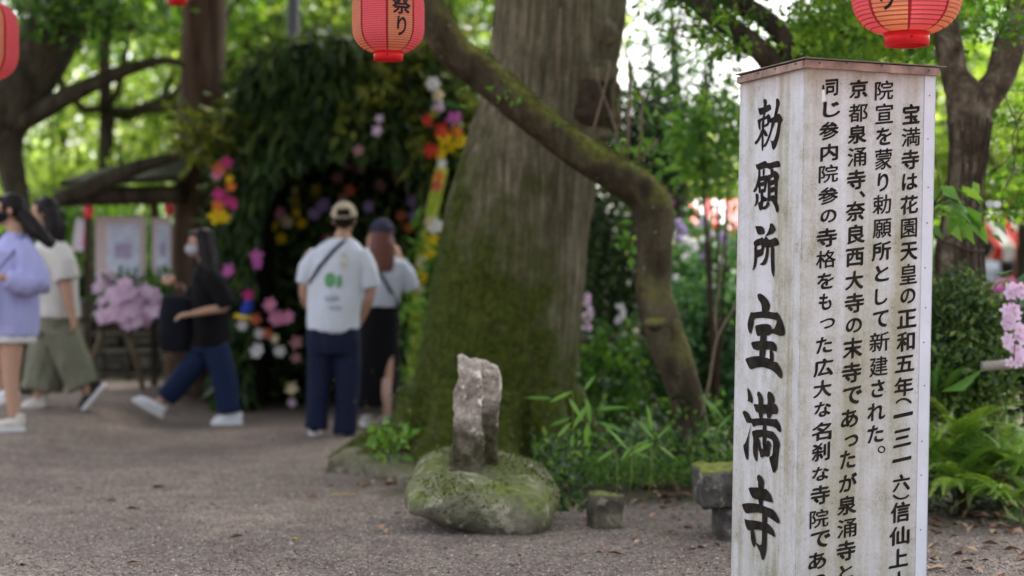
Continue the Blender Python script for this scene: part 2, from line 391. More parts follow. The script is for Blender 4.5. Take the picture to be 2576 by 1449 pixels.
mb.add(V, [(3, 2, 1, 0), (0, 1, 5, 4), (1, 2, 6, 5), (2, 3, 7, 6), (3, 0, 4, 7), (4, 5, 8), (5, 6, 8), (6, 7, 8), (7, 4, 8)]); plink(mb, 'roof', n.m)

ink = N('black_ink'); ink.base(ink.mix(ink.ramp(ink.noise(25, 4), [(.35, 0), (.7, 1)]), (.012, .010, .010), (.038, .030, .022))); ink.rough(.85); ink.b.inputs['Specular IOR Level'].default_value = .05; ink = ink.m
def poly_fill(bm, pts):
    q = []
    for i in range(len(pts)):                      # round the corners once
        a, b = pts[i], pts[(i+1) % len(pts)]; q += [a*.8+b*.2, a*.2+b*.8]
    vs_ = [bm.verts.new(p) for p in q]; es = [bm.edges.new((vs_[i], vs_[(i+1) % len(vs_)])) for i in range(len(vs_))]
    bmesh.ops.triangle_fill(bm, use_beauty=True, use_dissolve=False, edges=es)
BIG = [
 (2850, 350, 6.04, [[(440,190),(470,165),(515,190),(535,245),(525,300),(500,420),(490,560),(430,560),(445,400),(450,300)],
  [(320,355),(340,395),(440,365),(580,295),(610,310),(630,390),(620,425),(490,500),(370,560),(335,470)],
  [(300,665),(430,600),(480,580),(540,560),(540,640),(380,680),(385,900),(355,895),(330,830),(325,750)],
  [(510,570),(560,515),(600,550),(615,600),(620,690),(590,720),(560,790),(470,835),(430,790),(540,740),(525,600)],
  [(430,560),(490,560),(470,640),(470,850),(440,1000),(455,1080),(450,1300),(430,1385),(410,1370),(400,1250),(405,1080),(420,950),(400,800),(420,690)],
  [(400,880),(440,900),(400,1060),(330,1180),(270,1240),(235,1185),(310,1100),(365,980)],[(450,860),(500,900),(540,990),(555,1030),(500,1045),(450,1000)],
  [(735,190),(770,150),(815,200),(830,280),(810,350),(760,560),(710,740),(650,900),(590,1090),(510,1270),(460,1290),(440,1270),(500,1180),(570,1020),(620,840),(640,700),(690,580),(740,330)],
  [(620,615),(700,590),(810,500),(860,570),(900,660),(850,740),(830,950),(790,1130),(740,1280),(680,1365),(650,1320),(630,1180),(590,1110),(640,1150),(690,1140),(740,980),(775,800),(780,705),(690,740),(590,720)]]),
 (2850, 590, 6.04, [[(265,230),(300,240),(500,145),(545,220),(790,145),(830,190),(850,300),(660,320),(600,360),(540,320),(440,340),(340,380),(290,330)],
  [(330,370),(380,370),(380,520),(385,740),(330,745),(280,860),(235,885),(205,870),(270,740),(310,590),(330,480)],[(335,500),(385,500),(385,900),(350,910),(335,860)],
  [(430,360),(480,330),(480,470),(430,520)],[(380,525),(430,500),(520,490),(520,600),(385,630)],[(385,660),(470,625),(470,735),(385,750)],[(385,815),(460,795),(450,900),(385,930)],
  [(465,500),(550,480),(550,600),(520,740),(500,880),(440,890),(465,780)],[(380,900),(445,880),(440,960),(500,1000),(540,1010),(540,1090),(440,1100),(440,1260),(375,1315),(345,1260),(325,1130),(390,1090)],
  [(265,930),(300,900),(340,940),(335,1100),(300,1170),(230,1230),(280,1080)],[(550,1080),(590,1120),(590,1180),(540,1250),(470,1290),(420,1270),(430,1230),(500,1190),(535,1110)],
  [(550,480),(620,470),(615,960),(600,1080),(545,1090),(550,850)],[(610,350),(680,330),(690,400),(740,385),(800,460),(820,530),(790,600),(780,700),(770,1120),(710,1130),(705,520),(620,560),(540,600),(540,490),(620,470)],
  [(615,615),(710,580),(710,690),(615,740)],[(615,780),(710,745),(710,860),(610,905)],[(605,970),(710,940),(710,1100),(640,1075),(560,1100)],[(640,1060),(770,1060),(770,1130),(800,1190),(810,1290),(780,1360),(750,1340),(720,1220),(670,1130)]]),
 (2850, 840, 6.04, [[(260,145),(300,155),(420,155),(470,210),(485,290),(470,340),(340,360),(305,310)],[(605,100),(660,85),(705,140),(745,240),(720,270),(670,330),(580,360),(520,395),(490,400),(560,290),(600,180)],
  [(220,525),(300,460),(400,430),(425,405),(470,460),(490,400),(530,400),(580,470),(640,460),(740,410),(790,470),(820,570),(780,600),(700,620),(580,660),(470,640),(405,590),(300,620),(250,640)],
  [(240,610),(300,610),(310,720),(310,870),(295,1020),(265,1120),(195,1195),(225,1080),(245,900)],[(300,710),(410,680),(405,590),(500,610),(455,720),(445,820),(300,890)],
  [(520,620),(580,640),(575,800),(545,950),(500,1040),(440,1065),(355,1040),(430,1000),(480,900),(510,780)],[(625,640),(705,620),(705,900),(710,1150),(700,1320),(680,1325),(640,1210),(630,1050),(622,850)]]),
 (2820, 1110, 4.027, [[(330,70),(370,50),(440,90),(500,160),(530,240),(510,320),(495,345),(400,345),(400,260),(385,200),(340,140)],
  [(235,335),(250,350),(400,330),(510,335),(610,350),(640,340),(690,420),(740,540),(760,650),(740,705),(680,710),(600,680),(580,670),(555,680),(555,610),(600,590),(635,490),(620,465),(520,440),(400,430),(275,440),(270,530),(240,660),(220,680),(190,620),(178,530),(200,430)],
  [(295,550),(400,525),(520,525),(560,590),(560,660),(520,695),(470,705),(380,705),(330,715),(310,640)],[(380,690),(475,690),(470,790),(450,1050),(360,1050),(370,790)],
  [(225,805),(350,785),(470,785),(580,795),(630,860),(630,950),(580,940),(520,915),(280,935)],[(520,920),(560,930),(585,1010),(580,1110),(520,1110),(525,1050)],
  [(140,1060),(260,1025),(380,1015),(520,1060),(560,1090),(580,1110),(630,1105),(690,1200),(720,1290),(710,1360),(680,1360),(630,1300),(550,1230),(420,1190),(320,1195),(220,1230),(180,1150)]]),
 (2820, 1470, 4.027, [[(175,50),(220,100),(260,220),(260,280),(240,300),(215,260),(185,280),(190,200)],
  [(105,430),(140,405),(200,450),(240,540),(300,530),(420,525),(540,535),(600,545),(630,535),(680,620),(700,700),(690,745),(660,735),(610,670),(500,640),(380,635),(310,640),(270,665),(245,600),(170,600),(150,550),(115,470)],
  [(240,600),(225,700),(195,850),(195,1100),(185,1175),(160,1160),(130,1040),(115,945),(150,910),(200,760)],[(325,160),(350,105),(400,160),(425,240),(415,525),(355,525),(350,220)],
  [(485,150),(515,105),(570,150),(605,240),(580,310),(540,525),(475,525),(495,300)],[(270,300),(330,315),(500,315),(620,300),(655,390),(640,465),(550,460),(320,455)],[(415,630),(470,630),(470,720),(470,1000),(415,1000)],
  [(245,730),(330,705),(420,705),(540,725),(580,735),(650,830),(685,930),(665,1010),(650,1150),(640,1290),(600,1370),(575,1365),(540,1240),(515,1130),(570,1100),(580,870),(500,830),(400,810),(340,830),(335,1190),(310,1190),(275,1100),(265,1000),(275,850)],
  [(340,850),(370,850),(390,990),(415,1000),(470,1000),(485,860),(530,890),(550,940),(530,1000),(515,1130),(440,1110),(385,1145),(370,1050),(350,1010)]]),
 (2820, 1800, 4.027, [[(325,110),(355,60),(410,110),(440,180),(425,280),(420,470),(410,560),(350,520),(350,200)],[(190,265),(350,265),(430,290),(470,285),(540,370),(575,490),(560,500),(430,465),(270,440),(230,370)],
  [(95,520),(200,505),(340,515),(480,570),(570,600),(630,670),(680,790),(660,825),(620,800),(500,715),(380,655),(270,650),(155,670),(115,590)],
  [(135,745),(180,768),(300,775),(410,800),(510,830),(570,900),(610,1000),(600,1035),(550,1000),(480,960),(400,925),(280,912),(190,935),(150,840)],
  [(410,640),(485,660),(480,900),(475,1180),(460,1290),(425,1395),(400,1370),(380,1270),(330,1170),(310,1110),(380,1160),(405,1130),(410,900)],[(230,920),(275,910),(300,1030),(310,1110),(290,1190),(270,1170),(240,1090)]])]
K = 2576/3921.0
bm = bmesh.new(); zz = 0
for (x0, y0, sc_, strokes) in BIG:
    for s in strokes:
        zz += 1; poly_fill(bm, [on_face((x0+x/sc_)*K, (y0+y/sc_)*K, 'L')+Vector((-.0008-.00006*zz, 0, 0)) for x, y in s])
me = bpy.data.meshes.new('title_lettering'); bm.to_mesh(me); bm.free()
o = bpy.data.objects.new('title_lettering', me); C.objects.link(o); o.parent = post; me.materials.append(ink)

def glyph(ch, bold):
    c = bpy.data.curves.new('t', 'FONT'); c.body = ch; c.offset = bold; c.resolution_u = 4
    o = bpy.data.objects.new('t', c); C.objects.link(o); bpy.context.view_layer.update()
    me = bpy.data.meshes.new_from_object(o.evaluated_get(bpy.context.evaluated_depsgraph_get()))
    V = np.array([v.co[:2] for v in me.vertices]); Fc = [tuple(p.vertices) for p in me.polygons]
    bpy.data.objects.remove(o); bpy.data.curves.remove(c); bpy.data.meshes.remove(me)
    V -= V.min(0); ext = np.maximum(V.max(0), 1e-6); return V/ext, Fc, ext
def nib(V, Fc, e, ext):
    """a flat brush: the stroke outlines laid down again along a slanting nib"""
    a = np.array([.72, .70])/np.maximum(ext, .35)*e; out = []; Fo = []
    offs = [(-1, -1), (-.5, -.5), (0, 0), (.5, .5), (1, 1), (-.55, .45), (.55, -.45)]
    for k, (p, q) in enumerate(offs):
        o = len(out); out += [(x+a[0]*p, y+a[1]*q, .00006*k) for x, y in V]; Fo += [tuple(i+o for i in f) for f in Fc]
    A = np.array(out); lo, hi = A[:, :2].min(0), A[:, :2].max(0); sp = np.maximum(hi-lo, 1e-6); A[:, :2] = (A[:, :2]-lo)/sp; return A, Fo
a1, a2, a3 = (2750, 180, 2.415), (2750, 680, 2.415), (2750, 1180, 2.415); a4 = (2750, 1680, 2.755)
COLS = [
 [('宝',a1,1705,1865,510,710),('満',a1,1695,1870,730,915),('寺',a1,1695,1860,935,1130),('は',a1,1700,1845,1155,1320),('花',a2,1685,1850,150,335),('園',a2,1690,1840,365,555),('天',a2,1685,1845,585,765),('皇',a2,1680,1840,785,985),('の',a2,1685,1825,1015,1165),('正',a2,1655,1835,1210,1390),('和',a3,1650,1820,205,400),('五',a3,1635,1815,430,590),('年',a3,1630,1805,625,815),('︵',a3,1640,1790,825,885),('一',a3,1620,1800,955,1020),('三',a3,1620,1785,1110,1280),('一',a3,1610,1785,1370,1430),('六',a4,1840,2025,365,555),('︶',a4,1840,2015,585,645),('信',a4,1820,2025,655,885),('仙',a4,1805,2020,915,1125),('上',a4,1800,2005,1150,1360),('人',a4,1815,2000,1390,1570)],
 [('院',a1,1450,1620,295,485),('宣',a1,1455,1620,505,705),('を',a1,1460,1605,730,905),('蒙',a1,1450,1610,925,1130),('り',a1,1475,1575,1150,1335),('勅',a2,1430,1600,145,335),('願',a2,1430,1605,370,555),('所',a2,1420,1600,580,765),('と',a2,1450,1580,800,960),('し',a2,1450,1565,1015,1175),('て',a2,1430,1575,1220,1385),('新',a3,1400,1585,210,400),('建',a3,1400,1570,435,630),('さ',a3,1415,1540,650,825),('れ',a3,1380,1545,865,1040),('た',a3,1380,1530,1070,1245),('○',a3,1475,1545,1270,1340)],
 [('京',a1,1215,1385,285,470),('都',a1,1205,1385,510,690),('泉',a1,1200,1375,705,890),('涌',a1,1195,1370,915,1100),('寺',a1,1190,1365,1120,1315),('、',a1,1305,1360,1325,1390),('奈',a2,1180,1360,205,400),('良',a2,1195,1360,420,610),('西',a2,1180,1350,640,820),('大',a2,1175,1345,850,1035),('寺',a2,1170,1350,1055,1250),('の',a2,1180,1330,1290,1435),('末',a3,1155,1335,260,465),('寺',a3,1145,1325,490,690),('で',a3,1155,1330,715,890),('あ',a3,1135,1295,925,1105),('っ',a3,1170,1295,1165,1280),('た',a4,1285,1450,110,315),('が',a4,1275,1465,355,560),('泉',a4,1260,1460,590,805),('涌',a4,1255,1460,835,1045),('寺',a4,1250,1450,1065,1290),('と',a4,1275,1420,1325,1480)],
 [('司',a1,990,1110,285,450),('じ',a1,970,1130,490,645),('参',a1,935,1115,675,855),('内',a1,945,1110,880,1050),('院',a1,930,1110,1075,1250),('参',a2,925,1110,75,245),('の',a2,945,1095,285,415),('寺',a2,910,1100,455,640),('格',a2,905,1090,660,835),('を',a2,915,1070,870,1030),('も',a2,930,1050,1060,1225),('つ',a2,940,1080,1295,1395),('た',a3,905,1055,255,415),('広',a3,880,1065,455,630),('大',a3,880,1050,655,825),('な',a3,890,1045,855,1005),('名',a3,865,1050,1045,1225),('刹',a3,865,1035,1235,1415),('な',a4,990,1170,285,445),('寺',a4,975,1180,480,695),('院',a4,965,1165,735,940),('で',a4,975,1185,965,1150),('あ',a4,950,1140,1190,1380),('っ',a4,990,1130,1430,1530)]]
for col in COLS:
    mb = MB()
    for (ch, (x0, y0, sc_), xa, xb, ya, yb) in col:
        dense = ch in '願園満蒙勅新建都涌院宣皇格'
        g, Fc, ext = glyph(ch, 0); g, Fc = nib(g, Fc, .021 if dense else .042, ext)
        tl, tr = on_face((x0+xa/sc_)*K, (y0+ya/sc_)*K, 'R'), on_face((x0+xb/sc_)*K, (y0+ya/sc_)*K, 'R')
        bl = on_face((x0+xa/sc_)*K, (y0+yb/sc_)*K, 'R'); h_ = tl.z-bl.z; w_ = tr.x-tl.x
        if ch == '一': bl = bl+Vector((0, 0, h_*.22)); h_ *= .58
        rise = w_*.16 *(1.5 if ch in '一三' else 1) if ch not in '︵︶○、' else 0           # brush strokes climb to the right
        V = []
        for x, y, z in g:
            V.append((tl.x+x*w_, -.0012-z, bl.z+y*h_*.95+rise*(x-.5)*.8))
        mb.add(V, Fc)
    plink(mb, 'lettering', ink)
peel = N('peeled_paint'); peel.base((.75, .73, .76)); q0, q1 = on_face(1963*1.0+185, 215, 'R'), None
mb = MB(); c0 = on_face((2750+968/2.415)*K, (180+430/2.415)*K, 'R')
mb.add([(c0.x-.004, -.0009, c0.z-.03), (c0.x+.008, -.006, c0.z-.022), (c0.x+.004, -.004, c0.z+.012), (c0.x-.004, -.0009, c0.z+.012)], [(0, 1, 2, 3)])
mb.add([(c0.x-.004, -.001, c0.z+.012), (c0.x+.006, -.001, c0.z+.014), (c0.x+.003, -.001, c0.z+.03), (c0.x-.003, -.001, c0.z+.026)], [(0, 1, 2, 3)], 1)
plink(mb, 'peeling_paint', [peel.m, ink])

# ------------------------------------------------------------------ paper lanterns
def lantern_r(t, top):
    t = max(0, min(t, top-t)); return .44+.56*(1-(1-min(t/.75, 1))**2.6)**.62
def papermat(name, c, tr):
    n = N(name); f = n.noise(40, 3); n.base(n.mix(f, tuple(x*.93 for x in c), c)); n.rough(.65); n.translucent(tr, .58); return n.m
pink_m = papermat('pink_paper', (.98, .20, .24), (1, .25, .29)); orange_m = papermat('orange_paper', (.80, .40, .25), (.95, .46, .20))
band_m = papermat('dark_red_band', (.42, .04, .05), (.5, .03, .04)); ring_m = plain('red_plastic_ring', (.60, .015, .02), .35, .1)
cap_m = plain('black_plastic_cap', (.02, .02, .02), .4); wire_m = plain('grey_wire', (.3, .3, .28), .5)
lant_ink = plain('lantern_ink', (.015, .01, .01), .6)
def lantern(label, u, vb, d, Rpx, gore0, chars=None, cat='lantern', ribs=30):
    Rr = Rpx*d/F; top = 1.95; zb = P(u, vb, d)               # zb: bottom of the ring
    rh = .24*Rr; gore0 += math.degrees(math.atan2(-zb.x, zb.y)); t = thing('paper_lantern', label, cat, zb, 'red paper lanterns hung for the festival')
    z0 = zb.z+rh; seg = 96; sub = 3; V = []; rows = ribs*sub
    for j in range(rows+1):
        tt = top*j/rows; r = lantern_r(tt, top)*Rr*(1-.016*(1-abs(math.sin(math.pi*j/sub)))**2 if True else 1)
        r = lantern_r(tt, top)*Rr*(1+.028*(math.sin(math.pi*(j % sub)/sub)))
        for k in range(seg):
            a = 2*math.pi*k/seg; V.append((zb.x+r*math.sin(a), zb.y-r*math.cos(a), z0+tt*Rr))
    Fc, mi = [], []
    for j in range(rows):
        for k in range(seg):
            k2 = (k+1) % seg; Fc.append((j*seg+k, j*seg+k2, (j+1)*seg+k2, (j+1)*seg+k))
            ang = (math.degrees(2*math.pi*(k+.5)/seg)-gore0) % 90; e = ang % 45
            mi.append(2 if e < 3.6 else (1 if ang < 45 else 0))
    m = MB(); m.v = [Vector(v) for v in V]; m.f = Fc; m.mi = mi; sh = m.build('paper_shade', [pink_m, orange_m, band_m], t)
    m = MB()                                               # the thin wire hoops that show between the ribs
    for j in range(1, ribs):
        tt = top*j/ribs; r = lantern_r(tt, top)*Rr*1.001
        m.tube([(zb.x+r*math.sin(a), zb.y-r*math.cos(a), z0+tt*Rr) for a in np.linspace(0, 2*math.pi, 49)], .0017*Rr/.16, 4, cap=False)
    m.build('hoops', band_m, sh)
    def ring(name, zc, h_, r, mat):
        m = MB(); n_ = 48; prof = [(r, 0), (r, h_), (r*.94, h_), (r*.94, 0)]
        Vv = [(zb.x+q*math.sin(2*math.pi*k/n_), zb.y-q*math.cos(2*math.pi*k/n_), zc+z) for q, z in prof for k in range(n_)]
        m.add(Vv, [(i*n_+k, i*n_+(k+1) % n_, ((i+1) % 4)*n_+(k+1) % n_, ((i+1) % 4)*n_+k) for i in range(4) for k in range(n_)]); return m.build(name, mat, t)
    ring('bottom_ring', zb.z, rh*1.02, .42*Rr, ring_m); ring('top_ring', z0+top*Rr-.002, rh, .42*Rr, ring_m)
    m = MB(); m.ball((zb.x+.0, zb.y-.42*Rr, zb.z+rh*.5), .004, sub=1); m.build('rivet', cap_m, t)
    m = MB(); zt = z0+top*Rr+rh; m.tube([(zb.x-.36*Rr, zb.y, zt), (zb.x, zb.y, zt+.5*Rr), (zb.x+.36*Rr, zb.y, zt)], .0025, 6); m.tube([(zb.x, zb.y, zt+.5*Rr), (zb.x, zb.y, zt+1.2)], .002, 6); m.build('hanging_wire', wire_m, t)
    if chars:
        m = MB(); mid = R(gore0+45/2+2)
        for ch, za, zc, half in chars:                     # heights above the shade's bottom in radii, half width in radians
            g, Fg, ext = glyph(ch, .0); g, Fg = nib(g, Fg, .035, ext)
            bmx = bmesh.new(); vv = [bmx.verts.new((x, y, z)) for x, y, z in g]
            for f_ in Fg:
                try: bmx.faces.new([vv[i] for i in f_])
                except ValueError: pass
            bmesh.ops.subdivide_edges(bmx, edges=[e for e in bmx.edges if e.calc_length() > .12], cuts=3, use_grid_fill=False)
            bmesh.ops.triangulate(bmx, faces=bmx.faces); bmx.verts.index_update()
            Vv = []
            for v in bmx.verts:
                dz_ = v.co.z
                tt = za+(zc-za)*v.co.y; a = mid+(v.co.x-.5)*2*half; r = lantern_r(tt, top)*Rr*1.02+.0015+dz_
                Vv.append((zb.x+r*math.sin(a), zb.y-r*math.cos(a), z0+tt*Rr))
            m.add(Vv, [tuple(v.index for v in f_.verts) for f_ in bmx.faces]); bmx.free()
        m.build('lettering', lant_ink, t)
    return t
MATSURI = [('り', .34, .88, .135), ('祭', .93, 1.45, .27), ('花', 1.5, 1.82, .24)]
lantern('red lantern lettered in black hanging above the roof of the white post', 2281, 115, 5.5, 134, -45, [('り', .31, .80, .135), ('祭', .93, 1.45, .27), ('花', 1.5, 1.82, .24)], ribs=26)
lantern('red lantern with two black characters hanging in front of the leaning mossy trunk', 977, 152, 6.6, 89, -3.3, MATSURI, ribs=32)
lantern('blurred red lantern cut by the left edge of the picture beside the dark leaning tree', -60, 226, 8.6, 102, -6)
lantern('red lantern of which only the bottom shows above the brown trunk at the top', 447, 11, 12.5, 58, 0)
# ------------------------------------------------------------------ trunks
def px_tube(path, seg, step, rough=.06, rs=5, furrow=0, fn=26):
    return tube_geo([P(u, v, d) for u, v, d, wpx in path], [wpx*d/F/2 for u, v, d, wpx in path], seg, step, rough, rs, True, furrow, fn)
LEAF_G = leafmat('leaf_green', [(0, (.020, .055, .012)), (.5, (.05, .13, .018)), (1, (.12, .24, .03))])
LEAF_DARK = leafmat('leaf_dark', [(0, (.008, .020, .008)), (.6, (.018, .045, .014)), (1, (.045, .085, .02))], .2)
LEAF_ARCH = leafmat('leaf_arch', [(0, (.018, .040, .014)), (.55, (.045, .092, .022)), (.85, (.09, .145, .03)), (1, (.17, .2, .035))], .25)
LEAF_SUN = leafmat('leaf_sunlit', [(0, (.075, .15, .018)), (.45, (.19, .30, .05)), (.8, (.34, .46, .13)), (1, (.48, .56, .28))], .5)  # brightness of sunlight is put into this leaf colour
LEAF_OLIVE = leafmat('leaf_olive', [(0, (.04, .06, .012)), (.5, (.10, .14, .02)), (1, (.24, .25, .04))], .35)
LEAF_MAPLE = leafmat('leaf_maple', [(0, (.025, .075, .012)), (.5, (.075, .18, .02)), (1, (.19, .32, .035))], .5)
LEAF_FRESH = leafmat('leaf_fresh', [(0, (.05, .13, .02)), (.5, (.10, .24, .035)), (1, (.20, .36, .05))], .35)
LEAF_COOL = leafmat('leaf_cool', [(0, (.02, .06, .025)), (.6, (.05, .13, .05)), (1, (.10, .21, .09))], .3)

def sag(pts): return pts
# --- the great cedar
cb = P(1243, 1160, 11); cb.z = 0
cedar = thing('cedar_tree', 'huge furrowed cedar trunk leaning right, green with moss at its foot', 'tree', cb)
n_bark = barkmat('cedar_bark', ((.058, .045, .028), (.155, .130, .086), (.29, .255, .18)), (34, 34, 1.5), (.050, .062, .008), (.47, .80), .15, .05, .08, (1.9, .36, .42), True)
V, Fc = px_tube([(1425,-330,11,335),(1418,-100,11,332),(1413,0,11,325),(1392,150,11,326),(1366,300,11,330),(1323,460,11,352),(1281,700,11,380),(1264,850,11,398),(1243,1000,11,416),(1232,1100,11,436),(1232,1160,11,480),(1232,1200,11,540)], 300, .022, .04, 2.2, .017, 62)
mb = MB(); mb.add(V, Fc)
for a_, L_, r_ in ((3.5, .42, .12), (4.2, .50, .15), (4.8, .38, .13), (5.4, .5, .14), (2.9, .5, .16), (6.1, .4, .13)):
    q_ = Vector((cb.x, 11, 0)); d_ = Vector((math.cos(a_), math.sin(a_), 0)); mb.tube([q_+d_*.42+Vector((0, 0, .42)), q_+d_*.56+Vector((0, 0, .16)), q_+d_*(.56+L_*.6)+Vector((0, 0, .03)), q_+d_*(.6+L_)-Vector((0, 0, .08))], [r_*1.1, r_, r_*.7, r_*.4], 16, step=.05, rough=.12, rs=6)
ct = mb.build('trunk', n_bark, cedar)
MOSS = leafmat('moss_leaf', [(0, (.03, .05, .008)), (.5, (.075, .105, .015)), (1, (.15, .17, .03))], .2)
tufts(ct, cedar, 26000, .022, MOSS, lambda p, n: n[1] < .3 and (1.7-p[2])*.36-(p[0]-cb.x)*.42+.55*noise.noise(Vector(p)*4)+.25*noise.noise(Vector(p)*13) > .22)
mb = MB()                                                     # knot with a dark hollow, collar of bark round it
kc = P(1492, 248, 10.62)
n = N('hollow_wood'); n.base(n.mix(n.noise(20, 5), (.016, .010, .008), (.10, .07, .05))); n.rough(.95); n.bump(n.noise(18, 5, .7, (1, 1, .5)), 1, .02)
m2 = MB(); m2.ball(kc+Vector((0, .03, -.02)), (.12, .06, .14), sub=4)
for i, v in enumerate(m2.v): m2.v[i] = v+(v-kc).normalized()*(.075*noise.noise(v*6)+.03*fbm(v, 14))
m2.build('hollow', n.m, cedar)
mb.ball(kc+Vector((.0, .10, .17)), (.16, .11, .09), sub=4); mb.ball(kc+Vector((-.03, .12, -.19)), (.15, .10, .08), sub=4); mb.ball(kc+Vector((-.05, .15, .42)), (.20, .10, .13), sub=4); mb.ball(kc+Vector((-.16, .10, .03)), (.06, .10, .18), sub=4); mb.ball(kc+Vector((.14, .12, -.02)), (.05, .10, .17), sub=4)
for i, v in enumerate(mb.v): mb.v[i] = v+Vector((1, -1, .3))*.03*fbm(v, 7)
mb.build('knot', n_bark, cedar)
pts, tn = clumps((-.6, 12.2, 7.6), (4.6, 4.4, 2.6), 330, 40, .35)
link('crown', leaves_mesh('crown', pts, .30, .5, tone=tn), LEAF_DARK, cedar)  # unseen crown, widened overhead to shade the people, arch and ground

# --- the crooked mossy tree crossing in front of it
bb = P(1745, 1190, 10); bb.z = gz(bb.x, bb.y)
bent = thing('crooked_tree', 'crooked mossy tree whose trunk kinks and leans left across the cedar', 'tree', bb)
moss_bark = barkmat('mossy_bark', ((.020, .015, .009), (.056, .044, .026), (.12, .096, .060)), (9, 9, 3), (.135, .135, .030), (.52, .90), .5, .03, .62, None, True)
V, Fc = px_tube([(780,-720,9.3,22),(850,-440,9.4,50),(930,-220,9.5,76),(1040,-60,9.6,86),(1098,60,9.6,86),(1140,125,9.65,90),(1215,185,9.7,90),(1315,272,9.75,88),(1425,360,9.85,88),(1535,428,9.9,92),(1610,478,10,100),(1646,535,10,104),(1645,610,10,92),(1643,700,10,88),(1650,760,10,96),(1672,840,10,98),(1705,930,10,94),(1728,1010,10,82),(1737,1100,10,92),(1748,1165,10,118),(1752,1215,10,150)], 40, .03, .09, 5)
mb = MB(); mb.add(V, Fc); bo = mb.build('trunk', moss_bark, bent)
tufts(bo, bent, 16000, .018, MOSS, lambda p, n: n[2] > .25 and n[2]+.7*noise.noise(Vector(p)*7) > .55)
for q_, r_ in ((P(1655, 815, 9.95), (.085, .085, .06)), (P(1600, 480, 9.97), (.06, .05, .045))):
    mb = MB(); mb.ball(q_, r_, sub=3)
    for i, v in enumerate(mb.v): mb.v[i] = v+Vector((1, 1, 1))*.02*fbm(v, 9)
    mb.build('knot', moss_bark, bent)
pts, tn = clumps((-1.9, 9.2, 5.0), (1.6, 1.6, 1.4), 90, 34, .22)
link('crown', leaves_mesh('crown', pts, .12, .5, tone=tn), LEAF_G, bent)
mb = MB(); pts = np.concatenate([np.array(P(u, v, d))+RNG.normal(size=(k, 3))*s for u, v, d, k, s in [(1255,235,9.6,9,.035),(1395,300,9.7,6,.03),(1570,385,9.8,9,.04),(1180,240,9.6,5,.03),(1300,260,9.6,4,.02),(1690,1090,9.9,30,.07),(1765,1080,9.9,40,.09)]])
link('leaves', leaves_mesh('leaves', pts, .05, .5), LEAF_FRESH, bent)

# --- brown cedar at the left
b2 = P(480, 1014, 16.5); b2.z = gz(b2.x, 16.5)
tr2 = thing('brown_tree', 'straight brown cedar trunk rising at the left edge of the flower arch', 'tree', b2)
brown = barkmat('brown_bark', ((.055, .034, .023), (.115, .075, .052), (.17, .12, .085)), (12, 12, 1), (.06, .075, .015), (.72, 1.0), 0, .02, .1)
V, Fc = px_tube([(520,-330,16.5,105),(515,0,16.5,112),(504,300,16.5,112),(490,520,16.5,106),(478,800,16.5,112),(474,1000,16.5,130),(472,1040,16.5,160)], 48, .06, .04, 3, .012, 20)
mb = MB(); mb.add(V, Fc); mb.build('trunk', brown, tr2)
pts, tn = clumps((-3.2, 18.2, 7.6), (4.2, 4.6, 2.6), 300, 38, .35)
link('crown', leaves_mesh('crown', pts, .3, .4, tone=tn), LEAF_DARK, tr2)  # unseen crown, enlarged and set back to keep sun off the path

# --- dark leaning tree, far left
b3 = P(40, 980, 15); b3.z = gz(b3.x, 15)
tr3 = thing('leaning_tree', 'dark tree at the left edge leaning right with one long arching limb', 'tree', b3)
darkb = barkmat('dark_bark', ((.018, .016, .010), (.045, .038, .025), (.075, .064, .042)), (9, 9, 3), (.025, .035, .010), (.55, .9), 0, .02)
mb = MB()
for path, sg in [([(620,-1300,15,30),(520,-900,15,70),(380,-480,15,115),(250,-160,15,142),(190,-40,15,150),(130,80,15,155),(70,190,15,150),(20,290,15,135),(18,370,15,78),(35,460,15,62),(48,560,15,60),(50,760,15,64),(45,980,15,80),(45,1020,15,110)], 26),
                 ([(-60,320,15,80),(20,318,14.95,62),(100,280,14.9,52),(190,232,14.85,46),(280,190,14.8,38),(350,165,14.8,28),(410,152,14.8,22),(450,158,14.8,16),(470,170,14.8,8)], 16),
                 ([(150,500,15.2,40),(230,470,15.2,48),(320,430,15.2,42),(400,405,15.2,30),(450,395,15.2,16)], 14)]:
    V, Fc = px_tube(path, sg, .06, .07, 4); mb.add(V, Fc)
mb.build('trunk', darkb, tr3)
cc = in_box(30, -60, 330, -330, 40, 13.5, 16.5).tolist()+in_box(10, 130, 300, 20, 60, 14, 16).tolist()
pts, tn = crown_clumps(cc, 60, .20); link('crown', leaves_mesh('crown', pts, .11, .5, tone=tn), LEAF_G, tr3)

# --- forked tree on the right
b4 = P(2415, 960, 8.8); b4.z = gz(b4.x, 8.8)
tr4 = thing('forked_tree', 'rough barked tree forking in two just right of the white post, wound with vines', 'tree', b4)
fork = barkmat('fork_bark', ((.028, .020, .015), (.095, .072, .05), (.22, .175, .13)), (13, 13, 11), (.05, .062, .018), (.66, .95), .5, .04, .1, None, True)
mb = MB()
V, Fc = px_tube([(2405,1000,8.8,150),(2412,900,8.8,130),(2418,740,8.8,122),(2412,650,8.8,118),(2418,560,8.8,100),(2428,450,8.8,90),(2436,370,8.8,98),(2440,300,8.8,110),(2425,235,8.8,96),(2402,190,8.8,70),(2384,95,8.8,68),(2376,0,8.8,66),(2360,-150,8.8,60),(2330,-360,8.8,46),(2340,-620,8.8,20)], 40, .03, .08, 9); mb.add(V, Fc)
V, Fc = px_tube([(2440,330,8.82,80),(2462,265,8.8,84),(2495,225,8.8,78),(2522,180,8.8,72),(2538,120,8.8,78),(2558,60,8.8,74),(2572,0,8.8,70),(2590,-120,8.8,62),(2640,-330,8.8,46),(2660,-600,8.8,20)], 36, .03, .08, 9); mb.add(V, Fc)
mb.build('trunk', fork, tr4)
